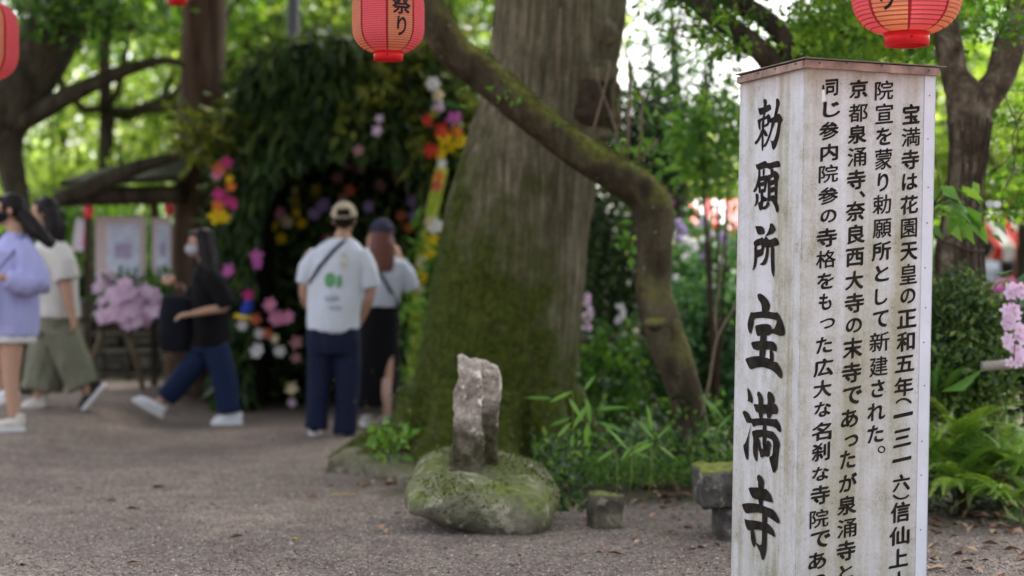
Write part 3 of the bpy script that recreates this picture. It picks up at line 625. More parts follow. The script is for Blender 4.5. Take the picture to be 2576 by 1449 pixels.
mb = MB(); vine = plain('vine_stem', (.05, .035, .025), .9, .4)
for k in range(12):
    pts_ = []; ph = random.uniform(0, 6.3); tw = random.uniform(-1.6, 1.6)
    for i in range(16):
        s = i/15; v = 760-s*random.uniform(440, 470); c_u = np.interp(v, [300, 450, 560, 650, 760], [2440, 2428, 2418, 2412, 2418]); r = np.interp(v, [300, 450, 560, 650, 760], [55, 46, 51, 60, 63])*8.8/F+.004
        c = P(c_u, v, 8.8); a = ph+tw*s; pts_.append(c+Vector((math.cos(a)*r, -abs(math.sin(a))*r-.002, 0)))
    mb.tube(pts_, [random.uniform(.003, .006)]*16, 6)
mb.tube([P(2340, 560, 8.75), P(2356, 600, 8.72), P(2400, 618, 8.66), P(2450, 632, 8.66), P(2475, 630, 8.75)], .006, 8, step=.02)
for pth in ([(2520,225,8.72),(2560,330,8.6),(2545,390,8.55),(2500,430,8.6)], [(2576,280,8.7),(2548,340,8.65),(2552,420,8.6),(2530,470,8.6)], [(2340,330,8.7),(2352,400,8.6),(2366,470,8.65),(2385,500,8.7)], [(2436,320,8.72),(2465,240,8.7),(2490,150,8.75),(2510,60,8.8)]):
    mb.tube([P(*q) for q in pth], .0035, 5, step=.04)
mb.build('vines', vine, tr4)
cc = in_box(46, 2330, 2640, -260, 120, 8.2, 10).tolist()+in_box(30, 2480, 2680, 150, 560, 8.6, 10.5).tolist()
pts, tn = crown_clumps(cc, 34, .10, .25); link('crown', leaves_mesh('crown', pts, .042, .75, tone=tn, flat=2), LEAF_MAPLE, tr4)

# --- maple standing behind the post, its limbs show above the roof
b5 = P(1960, 1040, 9.4); b5.z = gz(b5.x, 9.4)
tr5 = thing('maple_tree', 'maple hidden behind the white post, two dark limbs and fine leaves above its roof', 'tree', b5)
mb = MB()
for path, sg in [([(1985,1290,9.4,180),(1985,1180,9.4,130),(1986,1000,9.4,105),(1990,800,9.4,95),(1985,500,9.4,85),(1970,300,9.4,80),(1955,190,9.4,66),(1915,130,9.35,56),(1860,85,9.3,54),(1800,40,9.3,50),(1750,0,9.3,48),(1690,-60,9.3,44),(1640,-200,9.2,36),(1600,-420,9.1,24),(1580,-600,9.1,10)], 22),
                 ([(1975,330,9.4,60),(1990,200,9.4,48),(1988,150,9.4,46),(1965,90,9.4,48),(1925,45,9.4,50),(1870,15,9.4,48),(1810,-30,9.4,42),(1780,-160,9.5,34),(1790,-360,9.6,22),(1810,-560,9.6,9)], 20),
                 ([(2110,160,9.9,14),(2108,110,9.9,16),(2125,60,9.9,14),(2122,0,9.9,16),(2140,-60,9.9,14)], 10)]:
    V, Fc = px_tube(path, sg, .03, .08, 7); mb.add(V, Fc)
for k in range(26):
    u, v = random.uniform(1620, 2340), random.uniform(-40, 150); d = random.uniform(8.6, 10.4)
    mb.tube([P(u, v, d), P(u+random.uniform(-40, 40), v+random.uniform(20, 40), d), P(u+random.uniform(-70, 70), v+random.uniform(40, 80), d)], [.005, .004, .002], 5, step=.05)
mb.tube([P(1775, 165, 9.3), P(1778, 225, 9.3), P(1774, 265, 9.3), P(1768, 290, 9.3)], [.003, .003, .0025, .002], 5)
mb.build('trunk', barkmat('maple_bark', ((.02, .015, .011), (.055, .042, .03), (.09, .07, .05)), (10, 10, 5), (.05, .06, .02), (.7, 1.), 0, .02), tr5)
cc = in_box(230, 2000, 2380, -200, 165, 8.8, 12.5).tolist()+in_box(44, 1800, 2010, -200, 50, 8.8, 12).tolist()+in_box(12, 1640, 1800, -120, 60, 9, 12).tolist()+in_box(14, 1740, 1900, 40, 150, 9, 12).tolist()+in_box(14, 1960, 2060, 60, 150, 10, 12).tolist()
pts, tn = crown_clumps(cc, 46, .085, .28); link('crown', leaves_mesh('crown', pts, .040, .75, tone=tn, flat=2), LEAF_MAPLE, tr5)
mb = MB()
pp = []; dd = []
for u, v, du, dv in [(1800,45,50,-5),(1805,60,30,20),(1790,70,20,-25),(1795,88,35,12),(1790,96,-20,12),(1815,92,28,-6),(1810,40,-4,-18)]:
    pp.append(P(u, v, 8.0)); dd.append(P(u+du, v+dv, 7.95)-P(u, v, 8.0))
pts, tn = clumps((1.2, 8.8, 5.6), (3.0, 3.0, 1.9), 170, 40, .3); link('shade_crown', leaves_mesh('shade_crown', pts, .16, .6, tone=tn), LEAF_MAPLE, tr5)  # the high crown is unseen, added overhead to shade post and ground
pp2 = np.concatenate([in_box(520, 1570, 1860, -40, 250, 10, 14), in_box(420, 1590, 1870, 150, 430, 10, 14)]); link('sparse_leaves', leaves_mesh('sparse_leaves', pp2, .045, .6), LEAF_COOL, tr5)
link('leafy_shoot', leaves_mesh('leafy_shoot', np.array(pp), .085, .32, dirs=np.array(dd), flat=2), LEAF_FRESH, tr5)
# ------------------------------------------------------------------ stones
def stone(mb, mat, name, parent, amp=.02, s=5, at=None):
    for i, v in enumerate(mb.v): mb.v[i] = v+Vector((noise.noise(v*s), noise.noise(v*s+Vector((7, 3, 1))), noise.noise(v*s+Vector((2, 9, 4)))))*amp
    for i, v in enumerate(mb.v): mb.v[i] = v+Vector((noise.noise(v*s*4), noise.noise(v*s*4+Vector((7, 3, 1))), noise.noise(v*s*4+Vector((2, 9, 4)))))*amp*.3
    return mb.build(name, mat, parent, at)
def stonemat(name, cols, moss, amt, up=.5, low=None, pits=18):
    n = N(name); a = n.noise(7, 6, .68); b = n.noise(38, 4, .7)
    c = n.ramp(a, [(.32, cols[0]), (.52, cols[1]), (.7, cols[2])]); c = n.mix(n.ramp(b, [(.5, 0), (.75, .55)]), c, tuple(x*.4 for x in cols[0]))
    if pits: c = n.mix(n.ramp(n.vor(pits*2.2), [(.10, .6), (.26, 0)]), c, tuple(x*.45 for x in cols[0]))
    c = n.mix(n.ramp(n.noise(16, 4), [(.56, 0), (.64, .75)]), c, tuple(min(1, x*1.5) for x in cols[2]))
    m = n.math('ADD', n.math('MULTIPLY', n.nz()[2], up), n.noise(4.5, 5, .65))
    if low: m = n.math('ADD', m, n.math('MULTIPLY', n.math('SUBTRACT', low[0], n.pos()[2]), low[1]))
    c = n.mix(n.ramp(m, [(amt[0], 0), (amt[1], .9)]), c, n.ramp(n.noise(30, 4), [(.35, tuple(x*.5 for x in moss)), (.65, tuple(x*1.3 for x in moss))]))
    n.base(c); n.rough(.9); n.bump(n.math('ADD', a, n.math('MULTIPLY', b, .5)), .9, .015); return n.m
rock_m = stonemat('mossy_rock', ((.07, .066, .048), (.16, .15, .105), (.29, .27, .205)), (.105, .135, .018), (.46, .84), .18, None, 0)
mb = MB(); mb.ball((0, 0, 0), 1, sub=5)
for i, v in enumerate(mb.v):
    e = .62; v = Vector([math.copysign(abs(x)**e, x) for x in v])
    v.x *= .335*(1+.10*v.z); v.y *= .37; v.z *= .15
    if v.z < 0: k_ = -v.z/.15; v.x = v.x+(.10*k_*(.335-v.x)/.67*2 if v.x < .335 else 0); v.y *= 1-.3*k_
    v.z += .018*math.cos(v.x*7)
    mb.v[i] = v
MR = Matrix.Rotation(R(8), 3, 'Y') @ Matrix.Rotation(R(12), 3, 'X')
rc = P(1208, 1254, 8.05)
mb.v = [MR @ v+rc for v in mb.v]
rb = Vector((rc.x, rc.y, 0)); rt_ = thing('mossy_rock', 'low round mossy boulder on the gravel with a stone pillar standing on it', 'rock', rb)
ro_ = stone(mb, rock_m, 'boulder', rt_, .032, 3.5)
tufts(ro_, rt_, 9000, .014, MOSS, lambda p, n: n[2]*.35+.9*noise.noise(Vector(p)*5)+.3*noise.noise(Vector(p)*17) > .30 and n[2] > -.3)
pil_m = stonemat('pillar_stone', ((.13, .10, .08), (.40, .335, .285), (.66, .59, .53)), (.040, .036, .012), (.56, .82), .0, (.50, 1.05))
pt = thing('stone_pillar', 'rough upright pillar of pale stone standing on the mossy boulder', 'stone pillar', P(1185, 1200, 7.98))
def slab(poly, d, th, name, amp):
    pts = [P(u, v, d) for u, v in poly]; bm = bmesh.new(); f = bm.faces.new([bm.verts.new(p) for p in pts])
    r = bmesh.ops.extrude_face_region(bm, geom=[f]); bmesh.ops.translate(bm, vec=(0, th, 0), verts=[x for x in r['geom'] if isinstance(x, bmesh.types.BMVert)])
    bmesh.ops.recalc_face_normals(bm, faces=bm.faces); bm.verts.index_update(); q = MB(); q.add([v.co.copy() for v in bm.verts], [tuple(v.index for v in f.verts) for f in bm.faces]); bm.free()
    me = remeshed(q, .007, 6)
    for v in me.vertices: v.co += Vector((noise.noise(v.co*9), .6*noise.noise(v.co*9+Vector((5, 5, 5))), .5*noise.noise(v.co*9+Vector((1, 8, 3)))))*amp+v.normal*amp*.55*fbm(v.co, 34)
    return link(name, me, pil_m, pt)
slab([(1152,898),(1162,893),(1180,905),(1196,902),(1206,915),(1213,960),(1212,1020),(1214,1100),(1214,1160),(1208,1218),(1134,1222),(1130,1180),(1138,1120),(1140,1040),(1142,985),(1156,960),(1152,925)], 7.90, .13, 'front_slab', .016)
slab([(1196,906),(1222,908),(1250,925),(1258,945),(1257,1000),(1254,1080),(1252,1170),(1250,1215),(1205,1215),(1204,1100),(1202,1000)], 8.03, .13, 'back_slab', .013)
curb_m = stonemat('curb_stone', ((.06, .055, .035), (.12, .105, .075), (.19, .17, .125)), (.085, .095, .03), (.55, 1.1), .25)
m_ = MB(); A = [(818,1188),(872,1148),(1000,1140),(1045,1160),(1060,1230),(1020,1238),(930,1205),(880,1190)]
pts = []
for u, v in A: d = H*F/(v-724.5); pts.append(((u-1288)/F*d, d))
bm = bmesh.new(); f = bm.faces.new([bm.verts.new((x, y, .085+.02*(x+.5))) for x, y in pts]); r = bmesh.ops.extrude_face_region(bm, geom=[f]); bmesh.ops.translate(bm, vec=(0, 0, -.16), verts=[x for x in r['geom'] if isinstance(x, bmesh.types.BMVert)])
bmesh.ops.recalc_face_normals(bm, faces=bm.faces); bm.verts.index_update(); m_.add([v.co.copy() for v in bm.verts], [tuple(v.index for v in f.verts) for f in bm.faces]); bm.free()
me = remeshed(m_, .018, 8)
for v in me.vertices: v.co += Vector((1, 1, .8))*.014*fbm(v.co, 7)
tag(link('flat_stone', me, curb_m, at=(pts[0][0], pts[0][1], 0)), 'flat grey stone slab sunk in the path behind the mossy boulder', 'stone slab')
sm = stonemat('small_stone', ((.05, .045, .032), (.10, .09, .065), (.17, .155, .115)), (.13, .15, .03), (.62, 1.0), .5)
mb = MB(); c = P(1523, 1283, 7.95); mb.box((c.x, c.y, .075), (.14, .14, .16), Matrix.Rotation(R(12), 3, 'Z'), bev=.012)
me = remeshed(mb, .008, 4)
for v in me.vertices: v.co += v.normal*.012*fbm(v.co, 14)
tag(link('small_stone', me, sm, at=(c.x, c.y, 0)), 'small square cut stone with mossy top standing alone on the gravel', 'stone')
bn = P(1860, 1300, 7.6); bt = thing('stone_bench', 'weathered stone bench with mossy seat half hidden behind the white post', 'bench', (bn.x, bn.y, 0))
q = stonemat('bench_stone', ((.035, .032, .028), (.09, .082, .074), (.20, .185, .17)), (.15, .165, .022), (.70, 1.0), .62)
def blk(name, u0, u1, v0, v1, d, th):
    a, b = P(u0, v1, d), P(u1, v0, d); m = MB(); m.box(((a.x+b.x)/2, d+th/2, (a.z+b.z)/2), (b.x-a.x, th, b.z-a.z), Matrix.Rotation(R(-4), 3, 'Y'), bev=.015)
    me = remeshed(m, .012, 4)
    for v in me.vertices: v.co += v.normal*.016*fbm(v.co, 9)
    link(name, me, q, bt)
blk('seat', 1764, 1990, 1178, 1278, 7.5, .36); blk('leg', 1806, 1880, 1270, 1385, 7.55, .26)

# ------------------------------------------------------------------ low plants
def frond_geo(base, tip_dir, length, droop, wmax, npin=22):
    """fern frond: an arched rachis with paired pinnae"""
    base = Vector(base); h = Vector(tip_dir).normalized(); side = h.cross(Vector((0, 0, 1))).normalized(); V = []; Fc = []
    pts = []
    for i in range(npin+1):
        s = i/npin; pts.append(base+Vector((h.x*length*s*(.75+.2*s), h.y*length*s*(.75+.2*s), length*(h.z+.55)*s-droop*length*s*s)))
    for i in range(1, npin):
        s = i/npin; t = (pts[i+1]-pts[i-1]).normalized(); wl = wmax*min(1, s*4+.25)*(1-s)**.75+.006
        for sg in (-1, 1):
            d = (side*sg+t*.35+Vector((0, 0, -.18))).normalized(); p = pts[i]; hw = length/npin*.42
            o = len(V); V += [p-t*hw*.5, p+d*wl*.45+t*hw*.75, p+d*wl, p+d*wl*.45-t*hw*.55]; Fc += [(o, o+3, o+2, o+1)]
    for i in range(npin):
        o = len(V); V += [pts[i]-side*.0025, pts[i]+side*.0025, pts[i+1]+side*.002, pts[i+1]-side*.002]; Fc.append((o, o+1, o+2, o+3))
    return V, Fc
def add_rnd(o, tones):
    a = o.data.attributes.new('rnd', 'FLOAT', 'FACE'); a.data.foreach_set('value', np.array(tones, dtype=np.float32))
def fern(label, x, y, z, n, length, mat, tone=.6, az0=0, az1=360, group=None, lift=.35):
    t = []; mb = MB()
    for k in range(n):
        a = R(random.uniform(az0, az1)); el = random.uniform(lift*.4, lift*1.9); L_ = length*random.uniform(.7, 1.15)
        V, Fc = frond_geo((x, y, z), (math.cos(a), math.sin(a), el), L_, random.uniform(.35, .95), L_*.15, 30)
        mb.add(V, Fc); t += list(np.clip(tone+random.uniform(-.3, .3)+RNG.normal(size=len(Fc))*.08, 0, 1))
    o = mb.build('fern', mat, None, (x, y, z), smooth=False); add_rnd(o, t); return tag(o, label, 'fern', group)
FERN = leafmat('fern_green', [(0, (.04, .10, .02)), (.5, (.13, .26, .04)), (1, (.30, .44, .07))], .4)
FERN_DRY = leafmat('fern_dry', [(0, (.05, .03, .018)), (.6, (.12, .08, .04)), (1, (.22, .17, .06))], .2)
GB = 'ferns in the bed right of the post'
for (u, v, d, n, L_, tone, lab) in [(2400,1150,8.15,30,.40,.55,'tall green fern behind the others right of the white post'),(2490,1110,8.3,34,.46,.6,'fern clump rising beneath the bamboo pipe'),(2350,1100,8.3,26,.40,.7,'bright fern against the lower right edge of the white post'),(2570,1130,8.1,30,.40,.5,'fern clump at the right edge of the picture'),(2450,1180,8.1,24,.32,.5,'leaning fern in the middle of the right hand bed'),(2530,1200,7.95,20,.3,.6,'bright fern at the lower right corner of the bed'),(2420,1040,8.2,24,.34,.8,'bright fern under the azalea beside the white post')]:
    p = P(u, v, d); fern(lab, p.x, p.y, max(gz(p.x, p.y), p.z-.12), n, L_, FERN, tone, group=None)
p = P(2390, 1230, 7.95)
mb = MB(); tt = []
for du, dv, tn in [((2520,1282),0,.7),((2340,1235),0,1.0),((2420,1275),0,.6),((2375,1300),0,.85)]:
    q = P(du[0], du[1], 7.8); dirv = q-p; V, Fc = frond_geo(p, (dirv.x, dirv.y, .1), max(.16, dirv.length*1.25), 1.1, .055, 22); mb.add(V, Fc); tt += [tn]*len(Fc)
o = mb.build('fern', FERN, None, p, smooth=False); add_rnd(o, tt); tag(o, 'low fern with drooping yellow green fronds over the leaf litter at lower right', 'fern')
p = P(2500, 1130, 8.25); fern('brown withered fern among the green ones at right', p.x, p.y, .12, 14, .34, FERN_DRY, .5)
# broad and striped blades of the right hand bed
def blades(name, label, cat, spots, size, aspect, mat, bias=(0, 0, .6), kind=None, group=None):
    pts = np.concatenate([in_box(k, *b) for k, *b in spots]); me = leaves_mesh(name, pts, size, aspect, bias=bias)
    c = pts.mean(0); return tag(link(name, me, mat, at=(c[0], c[1], 0), smooth=False), label, cat, group, kind)
STRIPE = leafmat('striped_leaf', [(0, (.05, .12, .03)), (.55, (.12, .22, .05)), (.75, (.35, .40, .18)), (1, (.5, .52, .3))], .3)
blades('striped_bamboo_grass', 'dwarf bamboo grass with cream edged leaves among the ferns at right', 'grass', [(80, 2335, 2576, 1050, 1230, 8.2, 8.9), (20, 2520, 2600, 1190, 1330, 7.9, 8.3)], .16, .16, STRIPE, (0, -.4, .2), 'stuff')
blades('bed_ground_cover', 'dark mixed green leaves filling the bed behind the ferns', 'ground cover', [(900, 2320, 2640, 1000, 1250, 8.6, 9.2), (600, 2320, 2640, 1090, 1290, 8.4, 8.9)], .06, .4, LEAF_DARK, (0, 0, .3), 'stuff')
p = P(2352, 955, 8.2); pp = []; dd = []
for k in range(12): pp.append((p.x+random.uniform(-.05, .03), p.y+random.uniform(-.1, .1), p.z-.05)); dd.append((random.uniform(-.3, 1), random.uniform(-.6, .3), random.uniform(.3, 1)))
tag(link('broad_leaf_plant', leaves_mesh('broad_leaf_plant', np.array(pp), .2, .2, dirs=np.array(dd)), LEAF_FRESH, at=(p.x, p.y, 0)), 'plant with long bright green blades beside the right edge of the post', 'plant')
LEAF_AZ = leafmat('azalea_leaf', [(0, (.02, .045, .014)), (.5, (.06, .115, .025)), (.85, (.12, .19, .04)), (1, (.2, .26, .08))], .25)
# azalea shrub at the foot of the forked tree
def shrub(name, label, c, r, nc, per, size, mat, spread=.05, cat='shrub', aspect=.5, stems=True, group=None, shell=.6):
    base = Vector((c[0], c[1], gz(c[0], c[1]))); t = thing(name, label, cat, base, group)
    pts, tn = clumps(c, r, nc, per, spread, shell); pts[:, 2] = np.maximum(pts[:, 2], base.z+.02)
    link('foliage', leaves_mesh('foliage', pts, size, aspect, bias=(0, 0, .4), tone=tn), mat, t, smooth=False)
    if stems:
        mb = MB()
        for k in range(7):
            a = random.uniform(0, 6.3); q = Vector(c)+Vector((math.cos(a)*r[0]*.6, math.sin(a)*r[1]*.6, r[2]*.5)); mb.tube([base, (base+q)/2+Vector((0, 0, .05)), q], [.014, .010, .004], 6)
        mb.build('stems', vine, t)
    return t
c = P(2420, 880, 8.45)
shrub('azalea_shrub', 'dense dark green clipped shrub at the foot of the forked tree', (c.x, c.y, c.z), (.22, .26, .33), 300, 34, .036, LEAF_AZ, .045)
c = P(2560, 880, 8.9); shrub('evergreen_shrub', 'dark shrub behind the pink blossom at the right edge', (c.x+.1, c.y, c.z-.05), (.24, .2, .22), 120, 26, .04, LEAF_DARK, .04)
# leafy vine branch by the post
pp = []; dd = []
for k in range(26):
    u, v = random.uniform(2346, 2450), random.uniform(455, 575); d = random.uniform(7.7, 8.1)
    pp.append(P(u, v, d)); dd.append((random.uniform(-.1, 1.1), random.uniform(-.8, .1), random.uniform(-.9, .25)))
for u, v in [(2440,540),(2405,545),(2425,520),(2460,565),(2390,500)]: pp.append(P(u, v, 7.8)); dd.append((.35, -.4, -.9))
vb = P(2345, 520, 8); vt = thing('leafy_branch', 'branch with large pale green pointed leaves reaching right from behind the post', 'branch', vb)
link('leaves', leaves_mesh('leaves', np.array(pp), .105, .48, dirs=np.array(dd), flat=2), LEAF_FRESH, vt, smooth=False)
mb = MB(); mb.tube([P(2250, 640, 8.2), P(2345, 520, 8), P(2400, 500, 7.95), P(2455, 540, 7.9)], [.008, .006, .005, .003], 6, step=.05); mb.tube([P(2345, 520, 8), P(2370, 480, 7.9), P(2380, 455, 7.9)], [.005, .004, .003], 6); mb.build('stem', vine, vt)
# big leaves low at right in front of the stall
pp = [P(u, v, 8.1) for u, v in [(2490,590),(2500,690),(2530,720),(2500,560),(2545,735),(2560,700)]]; dd = [(.7,-.2,-.4),(.8,-.3,.1),(.4,-.3,-.9),(.5,0,-.4),(.6,-.4,-.6),(.9,0,.1)]
tag(link('drooping_leaves', leaves_mesh('drooping_leaves', np.array(pp), .11, .5, dirs=np.array(dd)), LEAF_COOL, at=P(2500, 650, 8.1)), 'few broad dark green leaves hanging above the pink blossom', 'leaves')

# flowers: shared petal meshes
def flower_mesh(name, mat, size, petals=5, cup=.35, heart=None):
    mb = MB()
    for k in range(petals):
        a = 2*math.pi*k/petals; d = Vector((math.cos(a), math.sin(a), 0)); s = Vector((-d.y, d.x, 0)); z = Vector((0, 0, 1))
        V = [z*0, d*.5*size+s*.36*size+z*cup*.35*size, d*size+s*.16*size+z*cup*size, d*size*.94+z*cup*.8*size, d*size-s*.16*size+z*cup*size, d*.5*size-s*.36*size+z*cup*.35*size]
        mb.add(V, [(0, 1, 3), (1, 2, 3), (0, 3, 5), (3, 4, 5)])
    for k in range(petals):
        a = 2*math.pi*(k+.5)/petals; d = Vector((math.cos(a), math.sin(a), 0)); s = Vector((-d.y, d.x, 0)); z = Vector((0, 0, 1)); q = size*.62
        mb.add([z*.05*q, d*.5*q+s*.34*q+z*cup*.7*q, d*q*.95+z*cup*1.5*q, d*.5*q-s*.34*q+z*cup*.7*q], [(0, 1, 2), (0, 2, 3)])
    mb.ball((0, 0, .12*size), .13*size, 1, 1)
    me = mesh(name, mb.v, mb.f); me.materials.append(mat); me.materials.append(heart or mat); me.polygons.foreach_set('material_index', mb.mi); return me
def petalmat(name, c, tr=.35):
    n = N(name); n.base(n.mix(n.noise(30, 3), tuple(x*.75 for x in c), tuple(min(1, x*1.15) for x in c))); n.rough(.6); n.translucent(c, tr); return n.m
HEART = plain('flower_heart', (.6, .42, .08), .8)
PET = {k: petalmat(k+'_petal', c) for k, c in dict(pink=(.76, .30, .48), pale=(.78, .60, .76), magenta=(.62, .05, .26), red=(.70, .05, .05), orange=(.80, .24, .06), yellow=(.80, .58, .02), lilac=(.42, .30, .60), orchid=(.62, .16, .48), white=(.80, .78, .80), cream=(.74, .64, .42), coral=(.66, .17, .10), blue=(.03, .07, .42), green=(.36, .50, .06), olive=(.30, .30, .05), dim_mauve=(.42, .22, .24)).items()}  # dull mauve petals carry the shade inside the arch in their colour
FL = {k: flower_mesh(k+'_flower', m, 1.0, 6 if k in ('pink', 'white', 'lilac') else 5, .45, HEART) for k, m in PET.items()}
def flower(kind, p, size, parent, aim=(0, -1, .1), spin=None, name=None):
    o = bpy.data.objects.new(name or kind+'_flower', FL[kind]); C.objects.link(o)
    if parent is not None: o.parent = parent; o.location = Vector(p)-origin(parent)
    else: o.location = p
    q = Vector(aim).normalized().to_track_quat('Z', 'Y'); o.rotation_euler = (q.to_matrix() @ Matrix.Rotation(random.uniform(0, 6), 3, 'Z')).to_euler(); o.scale = (size,)*3; return o
# pink blossom spray and bamboo pipe at the right edge
sp = thing('blossom_spray', 'hanging spray of pale pink cherry like blossom at the right edge', 'flowers', P(2560, 720, 7.8))
mb = MB(); mb.tube([P(2590, 690, 7.8), P(2566, 740, 7.78), P(2555, 830, 7.76), P(2550, 915, 7.76)], [.005, .004, .003, .002], 6, step=.03); mb.build('stem', vine, sp)
for k in range(34):
    v = random.uniform(722, 915); u = 2556+random.uniform(-34, 34)*(.75 if v < 760 else 1)
    flower('pale', P(u, v, 7.74+random.uniform(-.05, .07)), random.uniform(.024, .034), sp, (random.uniform(-.7, .5), -1, random.uniform(-.4, .5)), name='blossom')
bam = plain('grey_bamboo', (.30, .27, .235), .6, .2, 12)
bp = P(2470, 922, 8.0); bt_ = thing('bamboo_pipe', 'grey hollow bamboo pipe lying level under the pink blossom', 'bamboo', bp)
mb = MB(); n_ = 20; ax = (P(2680, 905, 8.0)-bp); L_ = ax.length; ax.normalize(); s1 = ax.cross(Vector((0, 0, 1))).normalized(); s2 = s1.cross(ax); V = []
for q, r in [(0, .0225), (.0, .0170), (.3, .016), (L_, .016), (L_, .0225)]: V += [bp+ax*q+(s1*math.cos(2*math.pi*k/n_)+s2*math.sin(2*math.pi*k/n_))*r for k in range(n_)]
mb.add(V, [(i*n_+k, i*n_+(k+1) % n_, ((i+1) % 5)*n_+(k+1) % n_, ((i+1) % 5)*n_+k) for i in range(5) for k in range(n_)]); mb.build('tube', bam, bt_)
mb = MB(); mb.ball(bp+ax*.3, (.004, .016, .016), sub=2); mb.build('dark_inside', plain('dark_inside', (.01, .008, .006)), bt_)
mb = MB(); pz = bp+ax*.28; mb.tube([(pz.x, pz.y+.02, gz(pz.x, pz.y)), (pz.x, pz.y+.02, pz.z-.02)], .016, 10); mb.build('stake', bam, bt_)

LEAF_UNDER = leafmat('leaf_under', [(0, (.012, .03, .008)), (.6, (.03, .075, .014)), (.9, (.08, .16, .025)), (1, (.16, .26, .05))], .3)
# undergrowth between boulder and crooked tree
blades('undergrowth', 'low mixed green leaves and moss growing at the foot of the two trees', 'ground cover', [(560, 1400, 1860, 1090, 1215, 9.0, 10.2), (260, 1470, 1860, 1000, 1120, 9.8, 10.8), (140, 1380, 1480, 1110, 1300, 8.2, 8.8), (240, 1340, 1480, 1100, 1190, 9.2, 9.9), (160, 1740, 1850, 1060, 1200, 8.6, 9.8), (300, 1000, 1110, 960, 1120, 10.6, 12)], .055, .5, LEAF_UNDER, (0, -.2, .5), 'stuff')
blades('moss_mat', 'carpet of tiny moss leaves over the soil under the crooked tree', 'moss', [(3500, 1380, 1850, 1150, 1222, 8.8, 9.8)], .02, .6, LEAF_G, (0, 0, 1), 'stuff')
def sasa(label, stems, seed, mat=None):
    rnd_ = random.Random(seed); pp = []; dd = []; mb = MB(); u0, v0, d0 = stems[0][0]
    b = P(u0, v0, d0); b.z = gz(b.x, b.y); t = thing('bamboo_grass', label, 'plant', b)
    for (ub, vb_, d), leaves in stems:
        top = None
        for (ul, vl, du, dv) in leaves:
            a = P(ul, vl, d-.05); e = P(ul+du, vl+dv, d-.05-rnd_.uniform(.0, .06)); pp.append(a); dd.append(e-a)
            if top is None or a.z > top.z: top = a
        q = P(ub, vb_, d); q.z = min(q.z, gz(q.x, q.y)+.01); mb.tube([q, (q+top)/2+Vector((.01, 0, 0)), top], [.0035, .003, .002], 5)
    dd = np.array(dd); L_ = np.linalg.norm(dd, axis=1); d_ = unit(dd); s = unit(np.cross(d_, np.array([[.2, -.5, 1.]]))); nn = np.cross(s, d_); A = np.array(pp); w_ = (L_*.11)[:, None]; L_ = L_[:, None]
    rows = [A, A+d_*L_*.3+s*w_, A+d_*L_*.65+s*w_*.8-nn*L_*.02, A+d_*L_-nn*L_*.06, A+d_*L_*.65-s*w_*.8-nn*L_*.02, A+d_*L_*.3-s*w_, A+d_*L_*.3+nn*w_*.35, A+d_*L_*.65+nn*w_*.2]
    V = np.stack(rows, 1).reshape(-1, 3); i = (np.arange(len(A))*8)[:, None, None]
    f = np.array([[0,6,1],[1,6,7],[1,7,2],[2,7,3],[0,5,6],[5,7,6],[5,4,7],[4,3,7]]); Fq = (f[None]+i).reshape(-1, 3)
    link('leaves', arr_mesh('leaves', V, Fq, np.repeat(.35+.5*RNG.random(len(A)), 8)), mat or LEAF_FRESH, t); mb.build('stalks', plain('stalk', (.18, .22, .06)), t); return t
sasa('bamboo grass with broad leaves in front of the great cedar, right of the boulder', [((1440,1180,9.2), [(1392,1003,-75,-6),(1440,985,-60,25),(1430,1000,40,60),(1468,985,30,-45),(1475,1000,12,70),(1478,1060,0,90),(1440,1050,-60,20),(1495,1030,90,-10),(1480,1090,55,20),(1440,1060,-45,45),(1500,1060,70,25),(1478,1020,-40,60),(1455,1080,-30,60)])], 1)
sasa('thin bamboo grass with narrow upright leaves beside the foot of the crooked tree', [((1580,1200,8.7), [(1582,1135,-60,-70),(1586,1130,55,-30),(1580,1135,60,15),(1590,1120,-30,40)]), ((1630,1190,8.8), [(1650,1110,-55,-65),(1645,1112,-70,35),(1650,1105,40,-40),(1655,1120,50,35),(1640,1090,-10,-75)]), ((1550,1190,8.7), [(1545,1130,-45,30),(1548,1125,40,-25)])], 2)
sasa('small bamboo grass growing to the right of the crooked trunk near the post', [((1800,1190,9.0), [(1770,1000,55,55),(1800,1050,-30,-60),(1805,1080,35,-40),(1790,1090,-35,20),(1810,1110,30,35)])], 3)
pp = in_box(40, 925, 1040, 1060, 1165, 9.8, 10.4); c = pp.mean(0)
t = thing('leafy_seedling', 'bright green small leafed plant at the left foot of the great cedar', 'plant', (c[0], c[1], 0))
link('leaves', leaves_mesh('leaves', np.concatenate([pp, in_box(40, 935, 1030, 1090, 1160, 9.8, 10.3)]), .06, .55, bias=(0, -.4, .5)), LEAF_FRESH, t, smooth=False)
mb = MB()
for k in range(6): mb.tube([(c[0]+.03*k-.08, c[1], 0), (c[0]+.05*k-.12, c[1]-.02, .22)], .003, 5)
mb.build('stems', vine, t)
p = P(1640, 1080, 10.3); fern('fern behind the crooked trunk with upright fronds', p.x, p.y, .1, 12, .5, LEAF_FRESH, .45)
p = P(1560, 1100, 10.1); fern('brown withered fern at the foot of the crooked tree', p.x, p.y, .1, 10, .26, FERN_DRY, .3)
p = P(1840, 1120, 9.6); fern('fern between the crooked tree and the white post', p.x, p.y, .08, 10, .4, FERN, .35)
